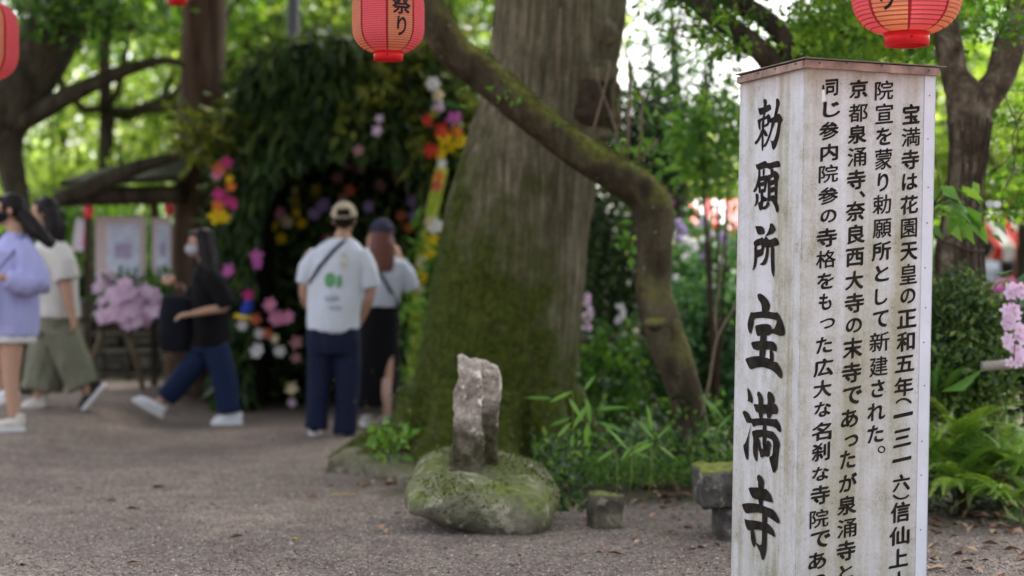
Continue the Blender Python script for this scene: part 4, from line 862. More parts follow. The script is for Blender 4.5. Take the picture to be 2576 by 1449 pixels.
# dead stalks and a thin twig
tag(MB().tube([P(1490, 335, 9.8), P(1500, 300, 9.8), P(1525, 210, 9.8), P(1535, 150, 9.8)], [.006, .006, .005, .004], 6).tube([P(1570, 400, 9.85), P(1545, 310, 9.85), P(1500, 190, 9.85)], [.006, .005, .003], 6).tube([P(1612, 400, 9.9), P(1640, 370, 9.9), P(1655, 350, 9.9)], [.009, .008, .006], 6).build('dead_shoots', plain('dead_wood', (.20, .15, .105)), at=P(1550, 400, 9.85)), 'dry leafless shoots rising from the crooked trunk before the hollow', 'shoots')
tag(MB().tube([P(1578, 420, 9.95), P(1582, 300, 9.95), P(1584, 200, 9.95), P(1580, 150, 9.95)], [.009, .009, .008, .006], 6).tube([P(1606, 430, 9.95), P(1612, 330, 9.95), P(1618, 240, 9.95)], [.008, .007, .006], 6).tube([P(1402, 200, 10.3), P(1406, 120, 10.3), P(1410, 20, 10.3)], [.008, .008, .007], 6).build('dead_stalks', plain('dead_stalk', (.19, .14, .10)), at=P(1590, 400, 9.95)), 'pale brown dead stalks standing upright right of the hollow', 'stalks')
tag(MB().tube([P(1765, 1050, 9.3), P(1785, 960, 9.3), P(1805, 850, 9.3), P(1850, 770, 9.3), P(1880, 700, 9.3)], [.009, .009, .008, .007, .005], 7, step=.05).tube([P(1806, 850, 9.3), P(1800, 800, 9.35), P(1812, 680, 9.4), P(1825, 560, 9.4), P(1830, 450, 9.4)], [.005, .005, .004, .004, .003], 6, step=.05).build('sapling', plain('sapling_bark', (.14, .105, .07)), at=P(1765, 1050, 9.3)), 'thin bare sapling forking between the crooked tree and the post', 'sapling')
pts = np.concatenate([in_box(40, 1560, 1680, 230, 430, 9.9, 10.6), in_box(18, 1545, 1610, 560, 640, 10.2, 10.5)])
t = thing('leafy_shoots', 'green leafy shoots growing above the kink of the crooked tree', 'plant', P(1620, 430, 10.2))
link('leaves', leaves_mesh('leaves', pts, .10, .42, bias=(.3, 0, .1)), LEAF_FRESH, t, smooth=False)
mb = MB(); mb.tube([P(1620, 450, 10.1), P(1625, 340, 10.2), P(1640, 240, 10.3)], .004, 5); mb.tube([P(1600, 450, 10.2), P(1590, 580, 10.3), P(1580, 640, 10.3)], .004, 5); mb.build('stems', vine, t)
# ------------------------------------------------------------------ the flower arch
def poly_solid(outer, d0, d1, inner=None):
    """closed prism between two distances, its outline given on the nearer face"""
    V, Fc = [], []
    def ringpts(poly, d): return [P(u, v, d0)+Vector((0, d-d0, 0)) for u, v in poly]
    mb = MB()
    if inner is None:
        k = len(outer); mb.add(ringpts(outer, d0)+ringpts(outer, d1), [tuple(range(k))[::-1], tuple(range(k, 2*k))]+[(i, (i+1) % k, k+(i+1) % k, k+i) for i in range(k)])
    else:
        k = len(outer); mb.add(ringpts(outer, d0)+ringpts(inner, d0)+ringpts(outer, d1)+ringpts(inner, d1),
            [(i, k+i, k+i+1, i+1) for i in range(k-1)]+[(2*k+i, 2*k+i+1, 3*k+i+1, 3*k+i) for i in range(k-1)]+[(i, i+1, 2*k+i+1, 2*k+i) for i in range(k-1)]+[(k+i, 3*k+i, 3*k+i+1, k+i+1) for i in range(k-1)]+[(0, 2*k, 3*k, k), (k-1, 2*k-1, 4*k-1, 3*k-1)])
    return mb
OUT = [(560,1040),(552,850),(552,640),(556,450),(572,300),(625,180),(730,115),(860,98),(990,102),(1100,130),(1165,215),(1185,350),(1190,520),(1185,760),(1180,1040)]
INN = [(640,1040),(636,860),(640,680),(655,540),(690,455),(760,410),(830,395),(900,392),(960,396),(1015,415),(1050,470),(1066,560),(1070,680),(1072,860),(1074,1040)]
ab = P(870, 1010, 15.9); ab.z = 0
arch = thing('flower_arch', 'large dark arch thickly covered with drooping cedar leaves and colourful flowers', 'flower arch', ab)
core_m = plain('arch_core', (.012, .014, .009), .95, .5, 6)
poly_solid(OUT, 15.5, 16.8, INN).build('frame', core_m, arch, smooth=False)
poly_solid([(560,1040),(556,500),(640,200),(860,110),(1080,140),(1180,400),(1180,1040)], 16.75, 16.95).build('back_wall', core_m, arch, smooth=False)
def inside(u, v, poly):
    c = False; j = len(poly)-1
    for i in range(len(poly)):
        (xi, yi), (xj, yj) = poly[i], poly[j]
        if (yi > v) != (yj > v) and u < (xj-xi)*(v-yi)/(yj-yi)+xi: c = not c
        j = i
    return c
pp, dd, tn = [], [], []
while len(pp) < 5200:                                         # drooping sprays on the front of the arch
    u, v = random.uniform(535, 1215), random.uniform(80, 1010)
    if not inside(u, v, OUT) or inside(u, v+20, INN): continue
    f = random.random()
    pp.append(P(u, v, 15.5)+Vector((0, random.uniform(-.16, .1), 0))); dd.append((random.gauss(0, .35)+(u-870)/900, random.gauss(-.25, .3), -1)); tn.append(.45+.5*noise.noise(Vector((u*.012, v*.012, 1)))+.15*random.gauss(0, 1))
for i in range(1800):                                         # over the top and down the flanks
    k = random.uniform(1, 13); a = int(k); t_ = k-a; u, v = [OUT[a][j]*(1-t_)+OUT[a+1][j]*t_ for j in (0, 1)]
    pp.append(P(u, v, 15.5)+Vector((random.gauss(0, .05), random.uniform(0, 1.3), random.gauss(.02, .06)))); dd.append(((u-870)/330+random.gauss(0, .4), random.gauss(-.2, .5), random.gauss(-.5, .5))); tn.append(random.random())
link('front_foliage', leaves_mesh('front_foliage', np.array(pp), .20, .22, dirs=np.array(dd), tone=np.clip(np.array(tn), 0, 1)), LEAF_ARCH, arch, smooth=False)
pp = in_box(2600, 640, 1080, 300, 1010, 16.45, 16.74); link('inner_foliage', leaves_mesh('inner_foliage', pp, .16, .3, bias=(0, -.3, -.8)), LEAF_ARCH, arch, smooth=False)
pts, tn = crown_clumps(in_box(26, 880, 1190, 100, 330, 15.25, 15.5).tolist()+in_box(6, 1040, 1150, 330, 400, 15.3, 15.5).tolist(), 22, .11, .8)
link('broad_foliage', leaves_mesh('broad_foliage', pts, .16, .5, tone=tn, bias=(0, -.5, -.5)), LEAF_OLIVE, arch, smooth=False)
pts, tn = crown_clumps(in_box(16, 455, 600, 290, 390, 15.2, 15.5).tolist(), 16, .09, .8)
link('olive_foliage', leaves_mesh('olive_foliage', pts, .13, .45, tone=tn), LEAF_OLIVE, arch, smooth=False)
SPOTS = '''552,425,coral,32 548,440,pink,28 572,408,magenta,26 578,452,yellow,20 580,470,orange,22 553,490,magenta,30 575,505,magenta,26 548,518,orange,28 545,545,yellow,36 566,548,yellow,28 590,515,magenta,24
690,490,lilac,34 684,520,lilac,26 738,505,olive,30 705,535,pink,28 748,535,yellow,22 722,560,cream,30 690,572,yellow,28 712,600,yellow,26 762,565,yellow,26 645,645,orchid,30 647,665,orchid,22 577,682,orchid,32 627,742,magenta,26 681,768,pink,30 697,803,pink,36 727,798,pink,30 606,818,white,24 641,803,coral,26 652,838,white,24 672,838,coral,24 650,884,white,34 690,852,cream,22 704,884,white,26 745,862,dusty,30 742,900,dusty,24 736,978,cream,28 738,1012,pale,20
765,418,dusty,26 872,408,dusty,34 850,445,dusty,28 882,478,coral,28 800,478,olive,30 745,480,cream,20 905,425,dusty,24 948,330,pale,26 952,300,pale,20 1002,440,dusty,28 1024,436,cream,30 955,470,dusty,28 1040,505,lilac,30 815,520,lilac,34 790,540,lilac,28 1012,545,coral,24 868,500,dusty,26 930,520,lilac,26 900,380,dusty,26 820,600,dusty,24 780,640,cream,24
1088,212,white,30 1104,240,cream,28 1106,268,pale,30 1146,300,orchid,34 1092,288,olive,26 1072,303,red,26 1112,328,red,34 1148,333,orange,26 1122,352,yellow,36 1155,356,yellow,30 1085,378,red,32 1110,385,yellow,30 1134,372,yellow,30 1113,413,white,22
1104,445,orange,26 1098,468,coral,26 1094,500,green,28 1088,530,green,28 1078,558,cream,24 1096,572,white,36 1087,602,yellow,30 1072,606,green,26 1080,640,yellow,28 1066,660,cream,26 1058,700,yellow,30 1062,730,cream,24 1042,545,lilac,28 1028,575,orange,24'''
for sp_ in SPOTS.split():
    u, v, kind, s = sp_.split(','); u, v, s = float(u), float(v), float(s)
    back = (650 < u < 1062 and 390 < v < 660)
    d = 16.35 if back else 15.08
    flower(kind, P(u+random.uniform(-3, 3), v, d), s*.64*d/F, arch, (random.uniform(-.5, .5), -1, random.uniform(-.2, .5)))
mb = MB(); mb.tube([P(628, 755, 15.2), P(612, 806, 15.2)], .045, 10); mb.tube([P(590, 795, 15.15), P(640, 803, 15.15)], .02, 8, mi=1)
mb.build('ribbon', [plain('blue_ribbon', (.03, .06, .36)), plain('yellow_ribbon', (.7, .5, .03))], arch)
mb = MB(); mb.tube([P(1112, 420, 15.2), P(1094, 500, 15.2), P(1072, 600, 15.2), P(1050, 740, 15.2), P(1040, 1000, 15.2)], .055, 10, step=.1); mb.build('flower_pole', plain('yellow_green_pole', (.42, .45, .06), .6, .4, 6), arch)
pts = np.concatenate([in_box(160, 1030, 1110, 560, 800, 15.0, 15.3), in_box(120, 1010, 1080, 760, 1040, 14.6, 15.2)])
link('yellow_green_leaves', leaves_mesh('yellow_green_leaves', pts, .12, .45), LEAF_FRESH, arch, smooth=False)
tag(link('bamboo_leaf', leaves_mesh('bamboo_leaf', np.array([P(1062, 258, 15.1), P(1075, 264, 15.1)]), .40, .12, dirs=np.array([(1, -.1, -.10), (1, .1, -.05)]), flat=3), LEAF_COOL, at=P(1062, 258, 15.1)), 'long pale green leaves sticking out of the arch before the cedar', 'leaves')
pole = thing('grey_pole', 'grey pole standing up behind the top of the flower arch', 'pole', P(738, 1000, 18)); mb = MB(); pb = P(738, 1000, 18)
mb.tube([(pb.x, 18, 0), (pb.x, 18, 6)], .065, 14); mb.build('shaft', plain('grey_steel', (.13, .14, .145), .5), pole); mb = MB(); mb.tube([(pb.x-.09, 18, 2.9), (pb.x+.09, 18, 2.9)], .012, 8); mb.build('clamp', cap_m, pole)

# ------------------------------------------------------------------ notice board, blossom trough, fences, bank
dk_wood = barkmat('old_wood', ((.025, .018, .013), (.055, .042, .03), (.09, .072, .052)), (20, 20, 2), (.05, .06, .015), (.6, .95), 0, .01, .3)
nb = P(310, 1005, 16.2); nb.z = gz(nb.x, nb.y); board = thing('notice_board', 'old wooden notice board under a log beam with two pale posters', 'notice board', nb)
for u in (222, 388):
    a, b = P(u, 480, 16.2), P(u, 1010, 16.2); b.z = gz(b.x, b.y); mb = MB(); mb.box((a+b)/2, (.055, .06, a.z-b.z), bev=.006); mb.build('board_post', dk_wood, board)
mb = MB(); mb.tube([P(140, 498, 16.0), P(300, 492, 16.0), P(462, 490, 16.0)], .085, 16, step=.1, rough=.08); mb.build('log_beam', dk_wood, board)
mb = MB(); rf = [P(150, 470, 15.8), P(470, 455, 15.8)]; mb.add([rf[0], rf[1], rf[1]+Vector((0, .8, .32)), rf[0]+Vector((0, .8, .12)), rf[0]+Vector((0, 0, .05)), rf[1]+Vector((0, 0, .05)), rf[1]+Vector((0, .8, .37)), rf[0]+Vector((0, .8, .17))], [(3, 2, 1, 0), (4, 5, 6, 7), (0, 1, 5, 4), (1, 2, 6, 5), (2, 3, 7, 6), (3, 0, 4, 7)]); mb.build('bark_roof', darkb, board, smooth=False)
def poster(u0, u1, v0, v1, lab):
    a, b = P(u0, v1, 16.12), P(u1, v0, 16.12); c = (a+b)/2; w_, h_ = b.x-a.x, b.z-a.z
    n = N('poster_margin'); n.base(n.mix(n.noise(4, 3), (.52, .40, .40), (.62, .52, .52))); mb = MB(); mb.box(c, (w_, .012, h_), bev=.002); po = mb.build('poster', n.m, board, smooth=False); po['label'] = lab
    n = N('poster_print'); n.base(n.mix(n.ramp(n.noise(9, 4, .6, (1, 1, 2)), [(.42, 0), (.62, 1)]), (.50, .55, .68), (.64, .68, .80))); n.rough(.4)
    mb = MB(); mb.box(c+Vector((w_*.06, -.008, -h_*.03)), (w_*.66, .004, h_*.86)); mb.build('printed_sheet', n.m, po, smooth=False)
    n = plain('poster_faded_heading', (.40, .34, .50)); mb = MB(); mb.box(c+Vector((w_*.06, -.0115, .0)), (w_*.34, .003, h_*.22)); mb.build('faded_picture', n, po, smooth=False)
poster(240, 366, 545, 718, 'wide pale blue poster with pink margins'); poster(382, 432, 548, 708, 'narrow pale blue poster')
pf = thing('white_banner', 'small white banner with a pink edge left of the notice board', 'banner', P(200, 620, 16.4)); 
mb = MB(); a, b = P(186, 632, 16.4), P(214, 550, 16.4); mb.box((a+b)/2, (b.x-a.x, .01, b.z-a.z), Matrix.Rotation(R(8), 3, 'Y')); mb.build('cloth', plain('banner_cloth', (.62, .58, .64)), pf, smooth=False)
mb = MB(); a, b = P(212, 620, 16.38), P(222, 546, 16.38); mb.box((a+b)/2, (b.x-a.x, .012, b.z-a.z), Matrix.Rotation(R(8), 3, 'Y')); mb.build('pink_edge', plain('banner_pink', (.62, .10, .25)), pf, smooth=False)
mb = MB(); a = P(222, 540, 16.42); mb.tube([(a.x, a.y, gz(a.x, a.y)), a], .012, 8); mb.build('banner_pole', dk_wood, pf)
for u, v, lab in [(222, 532, 'tiny red lantern hanging left of the pale posters'), (425, 525, 'tiny red lantern hanging over the narrow poster')]:
    c = P(u, v, 16.0); t = thing('red_lamp', lab, 'lantern', c); mb = MB(); mb.ball(c, (.045, .045, .06), sub=3); mb.build('shade', pink_m, t); mb = MB(); mb.tube([c+Vector((0, 0, .05)), c+Vector((0, 0, .12))], .02, 10); mb.tube([c+Vector((0, 0, -.07)), c+Vector((0, 0, -.05))], .025, 10); mb.build('caps', ring_m, t)
tb = P(325, 900, 15.6); tb.z = gz(tb.x, tb.y); tro = thing('blossom_basket', 'wooden trestle basket overflowing with pink blossom under the posters', 'flowers', tb)
mb = MB(); c = P(330, 815, 15.6); mb.box(c, (.55, .22, .14), bev=.02); mb.build('basket', dk_wood, tro)
mb = MB()
for u0, u1 in ((290, 205), (385, 440), (300, 360)): a = P(u0, 745, 15.6); b = P(u1, 935, 15.6); b.z = gz(b.x, b.y); mb.tube([a, b], .022, 8)
mb.build('trestle_legs', plain('straw_wood', (.16, .115, .07)), tro)
for k in range(74):
    a = random.uniform(0, 6.3); r = random.random()**.5; u, v = 332+82*r*math.cos(a), 768+56*r*math.sin(a)+10*abs(math.cos(a))
    flower('pale', P(u, v, 15.5-random.uniform(0, .2)), random.uniform(.05, .075), tro, (random.uniform(-.6, .6), -1, random.uniform(-.2, .8)), name='blossom')
for k in range(10): flower('pale', P(random.uniform(240, 290), random.uniform(690, 730), 15.6), .06, tro, (random.uniform(-.5, .5), -1, .3), name='blossom')
pts, tn = crown_clumps(in_box(14, 250, 430, 700, 760, 15.55, 15.8).tolist(), 18, .07, .8); link('leaves', leaves_mesh('leaves', pts, .09, .5, tone=tn), LEAF_G, tro, smooth=False)
def fence(name, label, u0, u1, step, d, rails, top, mat, gap_r=.02):
    b = P((u0+u1)/2, 1000, d); b.z = 0; t = thing(name, label, 'fence', b)
    for u in np.arange(u0, u1+1, step):
        x = (u-1288)/F*d; mb = MB(); mb.tube([(x, d, gz(x, d)-.05), (x+.004, d, top)], gap_r, 8); mb.build('fence_post', mat, t)
    for z in rails:
        mb = MB(); mb.tube([((u0-40-1288)/F*d, d-gap_r*1.6, z), ((u1+40-1288)/F*d, d-gap_r*1.6, z+.01)], gap_r*.9, 8, step=.3, rough=.05); mb.build('rail', mat, t)
fwood = plain('fence_wood', (.055, .047, .034), .9, .4, 10); gwood = plain('grey_fence_wood', (.075, .067, .052), .9, .35, 8)
fence('bamboo_fence', 'low dark rail fence along the back of the path at left', -60, 640, 64, 17.2, (.22, .44, .62), .68, fwood, .026)
fence('rail_fence', 'grey wooden rail fence between the cedar and the crooked tree', 1462, 1600, 40, 13.0, (.27, .70), .74, gwood, .017)
n = stonemat('wall_stone', ((.035, .032, .026), (.075, .068, .055), (.14, .13, .11)), (.04, .055, .015), (.6, 1.0), .3)
wt = thing('stone_wall', 'low rough stone wall behind the rail fence at left', 'wall', (-3.1, 18.2, 0)); mb = MB(); x = -5.8
rr = random.Random(5)
for row, z in ((0, .06), (1, .32), (2, .56)):
    x = -6.0+.15*row
    while x < -.9:
        w_ = rr.uniform(.28, .55); mb.box((x+w_/2, 18.2+rr.uniform(-.05, .05)+.06*row, z+.1+max(0, gz(x, 18.2))), (w_-.03, .36, .25), Matrix.Rotation(R(rr.uniform(-4, 4)), 3, 'Y'), bev=.05); x += w_
mb.build('stones', n, wt)
HEDGE = leafmat('hedge_leaf', [(0, (.012, .028, .010)), (.5, (.028, .06, .016)), (1, (.075, .13, .025))], .25)
for k, (u, v, d, rx, rz, lab, mt) in enumerate([(60,800,19.2,1.1,.85,'dark bush behind the walking women at the left edge',HEDGE),(330,850,19.4,1.1,.6,'dark bush behind the notice board and stone wall',HEDGE),(200,640,19.6,.9,.5,'lighter bush between the women and the posters',LEAF_G),(560,870,18.8,.9,.6,'dark bush behind the woman in black and the end of the stone wall',HEDGE)]):
    c = P(u, v, d); shrub('bush', lab, (c.x, c.y, c.z), (rx, .5, rz), 90, 40, .10, mt, .12)
for k, (u, v, d, rx, rz, lab, mt, nc) in enumerate([(1530,960,12.7,.22,.30,'low leafy bush growing through the rail fence beside the cedar',LEAF_G,40),(1530,740,14.6,.34,1.02,'tall dark bush seen between the cedar and the crooked tree',HEDGE,150),(1760,890,13.4,.36,.56,'feathery bush between the crooked tree and the white post',LEAF_COOL,150),(1775,660,14.4,.34,.26,'bush dotted with white and violet flowers behind the crooked tree',LEAF_COOL,46),(1630,370,13.6,.30,.34,'dark bush top above the kink of the crooked tree',LEAF_DARK,80),(2060,800,13.6,.55,.62,'wide bush hidden for the most part behind the white post',HEDGE,170),(2250,760,15.5,.5,.7,'bush between the white post and the forked trunk farther back',LEAF_G,120),(1800,370,12.2,.20,.30,'light green bush growing close behind the left edge of the white post',LEAF_FRESH,26)]):
    c = P(u, v, d); shrub('bush', lab, (c.x, c.y, c.z), (rx, .4, rz), nc, 34, .085, mt, .09)
fb = thing('flower_bed', 'scattered white and violet flowers in the bush behind the crooked tree', 'flowers', P(1740, 620, 14.0))
for u, v, kind in [(1705,560,'lilac'),(1715,575,'lilac'),(1725,585,'lilac'),(1708,600,'lilac'),(1760,565,'white'),(1765,560,'lilac'),(1725,605,'white'),(1742,612,'white'),(1748,625,'white'),(1775,603,'white'),(1730,640,'white'),(1722,650,'white'),(1790,590,'pale'),(1818,595,'lilac'),(1822,608,'lilac'),(1760,650,'lilac'),(1776,645,'lilac'),(1688,590,'pale'),(1690,610,'cream'),(1800,570,'red'),(1745,990,'pale'),(1750,1010,'pale'),(1738,1005,'white'),(1745,1030,'white'),(1770,1000,'white'),(1700,700,'white'),(1812,655,'white'),(1690,470,'pink'),(1688,485,'orchid'),(1690,505,'orchid')]:
    flower(kind, P(u, v, 13.0 if v > 900 else 13.9), random.uniform(.024, .04), fb, (random.uniform(-.5, .5), -1, .2))
pts = in_box(40, 1690, 1830, 555, 660, 14.0, 14.2); link('leaves', leaves_mesh('leaves', pts, .07, .4), LEAF_COOL, fb, smooth=False)
ls = thing('flower_spikes', 'pale violet flower spikes above the rail fence beside the cedar', 'flowers', P(1478, 830, 12.8))
for k in range(16): flower('pale', P(1477+random.uniform(-9, 9), random.uniform(735, 830), 12.7), .03, ls, (random.uniform(-.6, .6), -1, .2), name='blossom')
for k in range(9): flower('white', P(1560+random.uniform(-9, 9), random.uniform(760, 810), 12.9), .024, ls, (random.uniform(-.6, .6), -1, .2), name='blossom')
mb = MB(); mb.tube([(P(1477, 830, 12.7).x, 12.7, 0), P(1477, 740, 12.7)], .006, 6); mb.tube([(P(1560, 830, 12.9).x, 12.9, 0), P(1560, 760, 12.9)], .006, 6); mb.build('stems', vine, ls)

# ------------------------------------------------------------------ festival ground far behind
def stall(label, u0, u1, vt, vb_, d, curtain=True):
    a, b = P(u0, vt, d), P(u1, vt, d); zc = P(0, vb_, d).z; base = Vector(((a.x+b.x)/2, d, gz(a.x, d))); t = thing('festival_stall', label, 'stall', base)
    dep = 1.6; red = plain('stall_red', (.62, .03, .03), .6, .15, 3); white = plain('stall_white', (.75, .72, .72), .6)
    rx = .12; mb = MB(); zt = a.z; ze = zt-.42
    for i in range(8):
        xa, xb = a.x-rx+(b.x-a.x+2*rx)*i/8, a.x-rx+(b.x-a.x+2*rx)*(i+1)/8
        mb.add([(xa, d-.5, ze), (xb, d-.5, ze), (xb, d+.4, zt), (xa, d+.4, zt), (xb, d+dep, ze), (xa, d+dep, ze), (xa, d-.5, ze-.16), (xb, d-.5, ze-.16)], [(0, 1, 2, 3), (3, 2, 4, 5), (6, 7, 1, 0)], i % 2 if i in (1, 3, 5) else 0)
    mb.build('awning', [red, white], t, smooth=False)
    for x in (a.x, b.x):
        for y in (d-.45, d+dep): mb = MB(); mb.tube([(x, y, gz(x, y)), (x, y, ze)], .025, 8); mb.build('stall_post', wire_m, t)
    mb = MB(); mb.box(((a.x+b.x)/2, d-.3, .75+base.z), (b.x-a.x, .5, .06), bev=.01); mb.box(((a.x+b.x)/2, d-.53, .38+base.z), (b.x-a.x, .02, .72)); mb.build('counter', white, t)
    if curtain:
        for i in range(5):
            xa = a.x+(b.x-a.x)*i/5; w_ = (b.x-a.x)/5; mb = MB(); N_ = 9; V = []
            for k in range(N_): xx = xa+w_*.92*k/(N_-1); yy = d+.2+.025*math.sin(k*1.9+i); V += [(xx, yy, ze), (xx, yy, ze-.75), (xx, yy+.012, ze-.75), (xx, yy+.012, ze)]
            mb.add(V, [(4*k+j, 4*k+4+j, 4*k+4+(j+1) % 4, 4*k+(j+1) % 4) for k in range(N_-1) for j in range(4)]); mb.build('curtain', red if i != 2 else plain('pink_curtain', (.75, .35, .36)), t)
stall('red and white festival stall glimpsed under leaves at the right edge', 2490, 2680, 545, 700, 24)
stall('red roofed festival stall seen between the crooked tree and the white post', 1705, 1850, 500, 700, 24)
for label_, ua, ub, va, um, vm in (('pale white tent roof behind leaves left of the white post', 1680, 1820, 430, 1745, 330), ('added pale bluish white tent roof standing for a bright patch left of the brown trunk', 350, 450, 392, 405, 318)):  # the second tent is made up for a bright patch among leaves
  a, b = P(ua, va, 30), P(ub, va, 30); ap = P(um, vm, 31.2); tent = thing('white_tent', label_, 'tent', ((a.x+b.x)/2, 30, gz((a.x+b.x)/2, 30)))
  mb = MB(); V = [a, b, b+Vector((0, 2.4, 0)), a+Vector((0, 2.4, 0)), ap]; mb.add(V+[v-Vector((0, 0, .03)) for v in V], [(0, 1, 4), (1, 2, 4), (2, 3, 4), (3, 0, 4), (6, 5, 9), (7, 6, 9), (8, 7, 9), (5, 8, 9)]); dz = Vector((0, 0, .35)); mb.add([a, b, b-dz, a-dz, a+Vector((0, .02, 0)), b+Vector((0, .02, 0)), b-dz+Vector((0, .02, 0)), a-dz+Vector((0, .02, 0))], [(3, 2, 1, 0), (4, 5, 6, 7), (0, 1, 5, 4), (2, 3, 7, 6)]); mb.build('canopy', plain('tent_white', (.72, .74, .80), .6, .08), tent, smooth=False)
  for q in (a, b, a+Vector((0, 2.4, 0)), b+Vector((0, 2.4, 0))): mb = MB(); mb.tube([(q.x, q.y, gz(q.x, q.y)), q], .03, 8); mb.build('tent_pole', wire_m, tent)
def house(label, u0, u1, ve, vr, d, wall_c, roof_c):
    a, b = P(u0, ve, d), P(u1, ve, d); zr = P(0, vr, d).z; base = Vector(((a.x+b.x)/2, d+2, gz(a.x, d))); t = thing('house', label, 'house', base); dp = 5
    mb = MB(); mb.box((base.x, d+dp/2, (base.z-1+a.z)/2), (b.x-a.x-.8, dp-.8, a.z-base.z+1)); mb.build('wall', plain('house_wall', wall_c), t, smooth=False)
    mb = MB(); V = [(a.x, d, a.z), (b.x, d, a.z), (b.x, d+dp, a.z), (a.x, d+dp, a.z), (a.x+.5, d+dp/2, zr), (b.x-.5, d+dp/2, zr)]; mb.add(V, [(3, 2, 1, 0), (0, 1, 5, 4), (1, 2, 5), (2, 3, 4, 5), (3, 0, 4)]); mb.build('roof', plain('house_roof', roof_c, .5, .15, 4), t, smooth=False)
    for k in range(3):
        x = a.x+.8+(b.x-a.x-1.6)*(k+.5)/3; mb = MB(); mb.box((x, d+.38, base.z+(a.z-base.z)*.55), (.8, .06, .7)); f_ = mb.build('window', plain('window_frame', (.3, .3, .3)), t, smooth=False); mb = MB(); mb.box((x, d+.345, base.z+(a.z-base.z)*.55), (.7, .02, .6)); mb.build('pane', plain('window_glass', (.05, .07, .09), .1), f_, smooth=False)
house('pale house with a bluish roof far behind the forked tree', 2330, 2640, 545, 495, 46, (.6, .6, .62), (.50, .50, .60))
house('pale house with a light roof far behind the crooked tree', 1640, 1900, 470, 400, 48, (.62, .62, .66), (.45, .52, .62))

# ------------------------------------------------------------------ background trees
def btree(label, u, vc, d, rx, rz, mat, nc, per, size, spread, name='background_tree', tw=.16):
    c = P(u, vc, d); base = Vector((c.x, d, gz(c.x, d))); t = thing(name, label, 'tree', base)
    mb = MB(); mb.tube([base-Vector((0, 0, .2)), base*.5+c*.5+Vector((.1, 0, 0)), c+Vector((0, 0, rz*.5))], [tw, tw*.7, tw*.25], 10, step=.5, rough=.08)
    for k in range(6):
        a = random.uniform(0, 6.3); s = base*(.35)+c*.65; mb.tube([s, s+Vector((math.cos(a)*rx*.35, math.sin(a)*rx*.35, rz*.1)), c+Vector((math.cos(a)*rx*.75, math.sin(a)*rx*.7, rz*random.uniform(-.3, .5)))], [tw*.4, tw*.3, .02], 7, step=.4)
    mb.build('trunk', darkb, t)
    pts, tn = clumps(c, (rx, rx*.8, rz), nc, per, spread, .35, .6); link('crown', leaves_mesh('crown', pts, size, .6, tone=tn, bias=(0, 0, -.2)), mat, t, smooth=False)
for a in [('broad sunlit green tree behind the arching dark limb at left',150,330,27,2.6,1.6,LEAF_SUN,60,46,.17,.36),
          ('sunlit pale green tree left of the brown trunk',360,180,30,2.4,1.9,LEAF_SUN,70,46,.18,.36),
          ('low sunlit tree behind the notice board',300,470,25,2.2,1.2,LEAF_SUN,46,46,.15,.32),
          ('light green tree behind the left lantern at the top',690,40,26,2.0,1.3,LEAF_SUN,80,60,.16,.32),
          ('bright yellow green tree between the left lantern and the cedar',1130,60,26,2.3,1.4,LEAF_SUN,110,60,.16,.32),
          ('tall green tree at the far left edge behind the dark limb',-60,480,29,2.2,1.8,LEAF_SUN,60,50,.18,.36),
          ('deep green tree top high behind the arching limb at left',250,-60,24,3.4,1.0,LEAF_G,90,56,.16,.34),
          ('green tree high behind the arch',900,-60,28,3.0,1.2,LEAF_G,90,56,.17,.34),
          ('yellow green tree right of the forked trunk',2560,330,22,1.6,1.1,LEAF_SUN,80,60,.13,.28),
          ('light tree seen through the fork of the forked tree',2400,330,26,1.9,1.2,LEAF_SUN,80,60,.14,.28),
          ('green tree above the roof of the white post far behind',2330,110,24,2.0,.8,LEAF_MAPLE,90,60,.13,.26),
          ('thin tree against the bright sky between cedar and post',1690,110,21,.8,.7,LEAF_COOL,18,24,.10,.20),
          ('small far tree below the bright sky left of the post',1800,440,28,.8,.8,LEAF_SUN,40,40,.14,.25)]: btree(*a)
LEAF_FAR = leafmat('leaf_far', [(0, (.16, .28, .07)), (.5, (.33, .45, .21)), (1, (.54, .60, .44))], .4)  # sunlit haze of the distance is put into this pale green
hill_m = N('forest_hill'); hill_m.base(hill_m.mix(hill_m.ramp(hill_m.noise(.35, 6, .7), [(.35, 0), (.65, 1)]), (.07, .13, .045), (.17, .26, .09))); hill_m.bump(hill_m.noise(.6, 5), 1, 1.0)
V = []; nx, ny = 80, 24
for j in range(ny):
    for i in range(nx):
        x = -90+180*i/(nx-1); y = 62+4.5*j; h_ = (11 if x < -2 else (6 if x > 13 else 2.2))*sstep(0, 9, j)*(1+.3*math.sin(x*.08))+1.2*noise.noise(Vector((x*.15, y*.15, 0))); V.append((x, y, h_+gz(x, 62)-1.5))
tag(link('hills', mesh('hills', V, [(j*nx+i, j*nx+i+1, (j+1)*nx+i+1, (j+1)*nx+i) for j in range(ny-1) for i in range(nx-1)]), hill_m.m), kind='structure')
def hz(x, y): j = (y-62)/4.5; return (11 if x < -2 else (6 if x > 13 else 2.2))*sstep(0, 9, j)*(1+.3*math.sin(x*.08))+gz(x, 62)-1.5
cc = []
for k in range(520): x = random.uniform(-45, 45); y = random.uniform(60, 100); cc.append((x, y, hz(x, y)+random.uniform(.3, 1.6)))
pts, tn = crown_clumps(cc, 40, .9, .6); tag(link('far_forest', leaves_mesh('far_forest', pts, .55, .6, tone=tn), LEAF_FAR, smooth=False), 'far wooded hillside reading as one green mass', 'forest', kind='stuff')
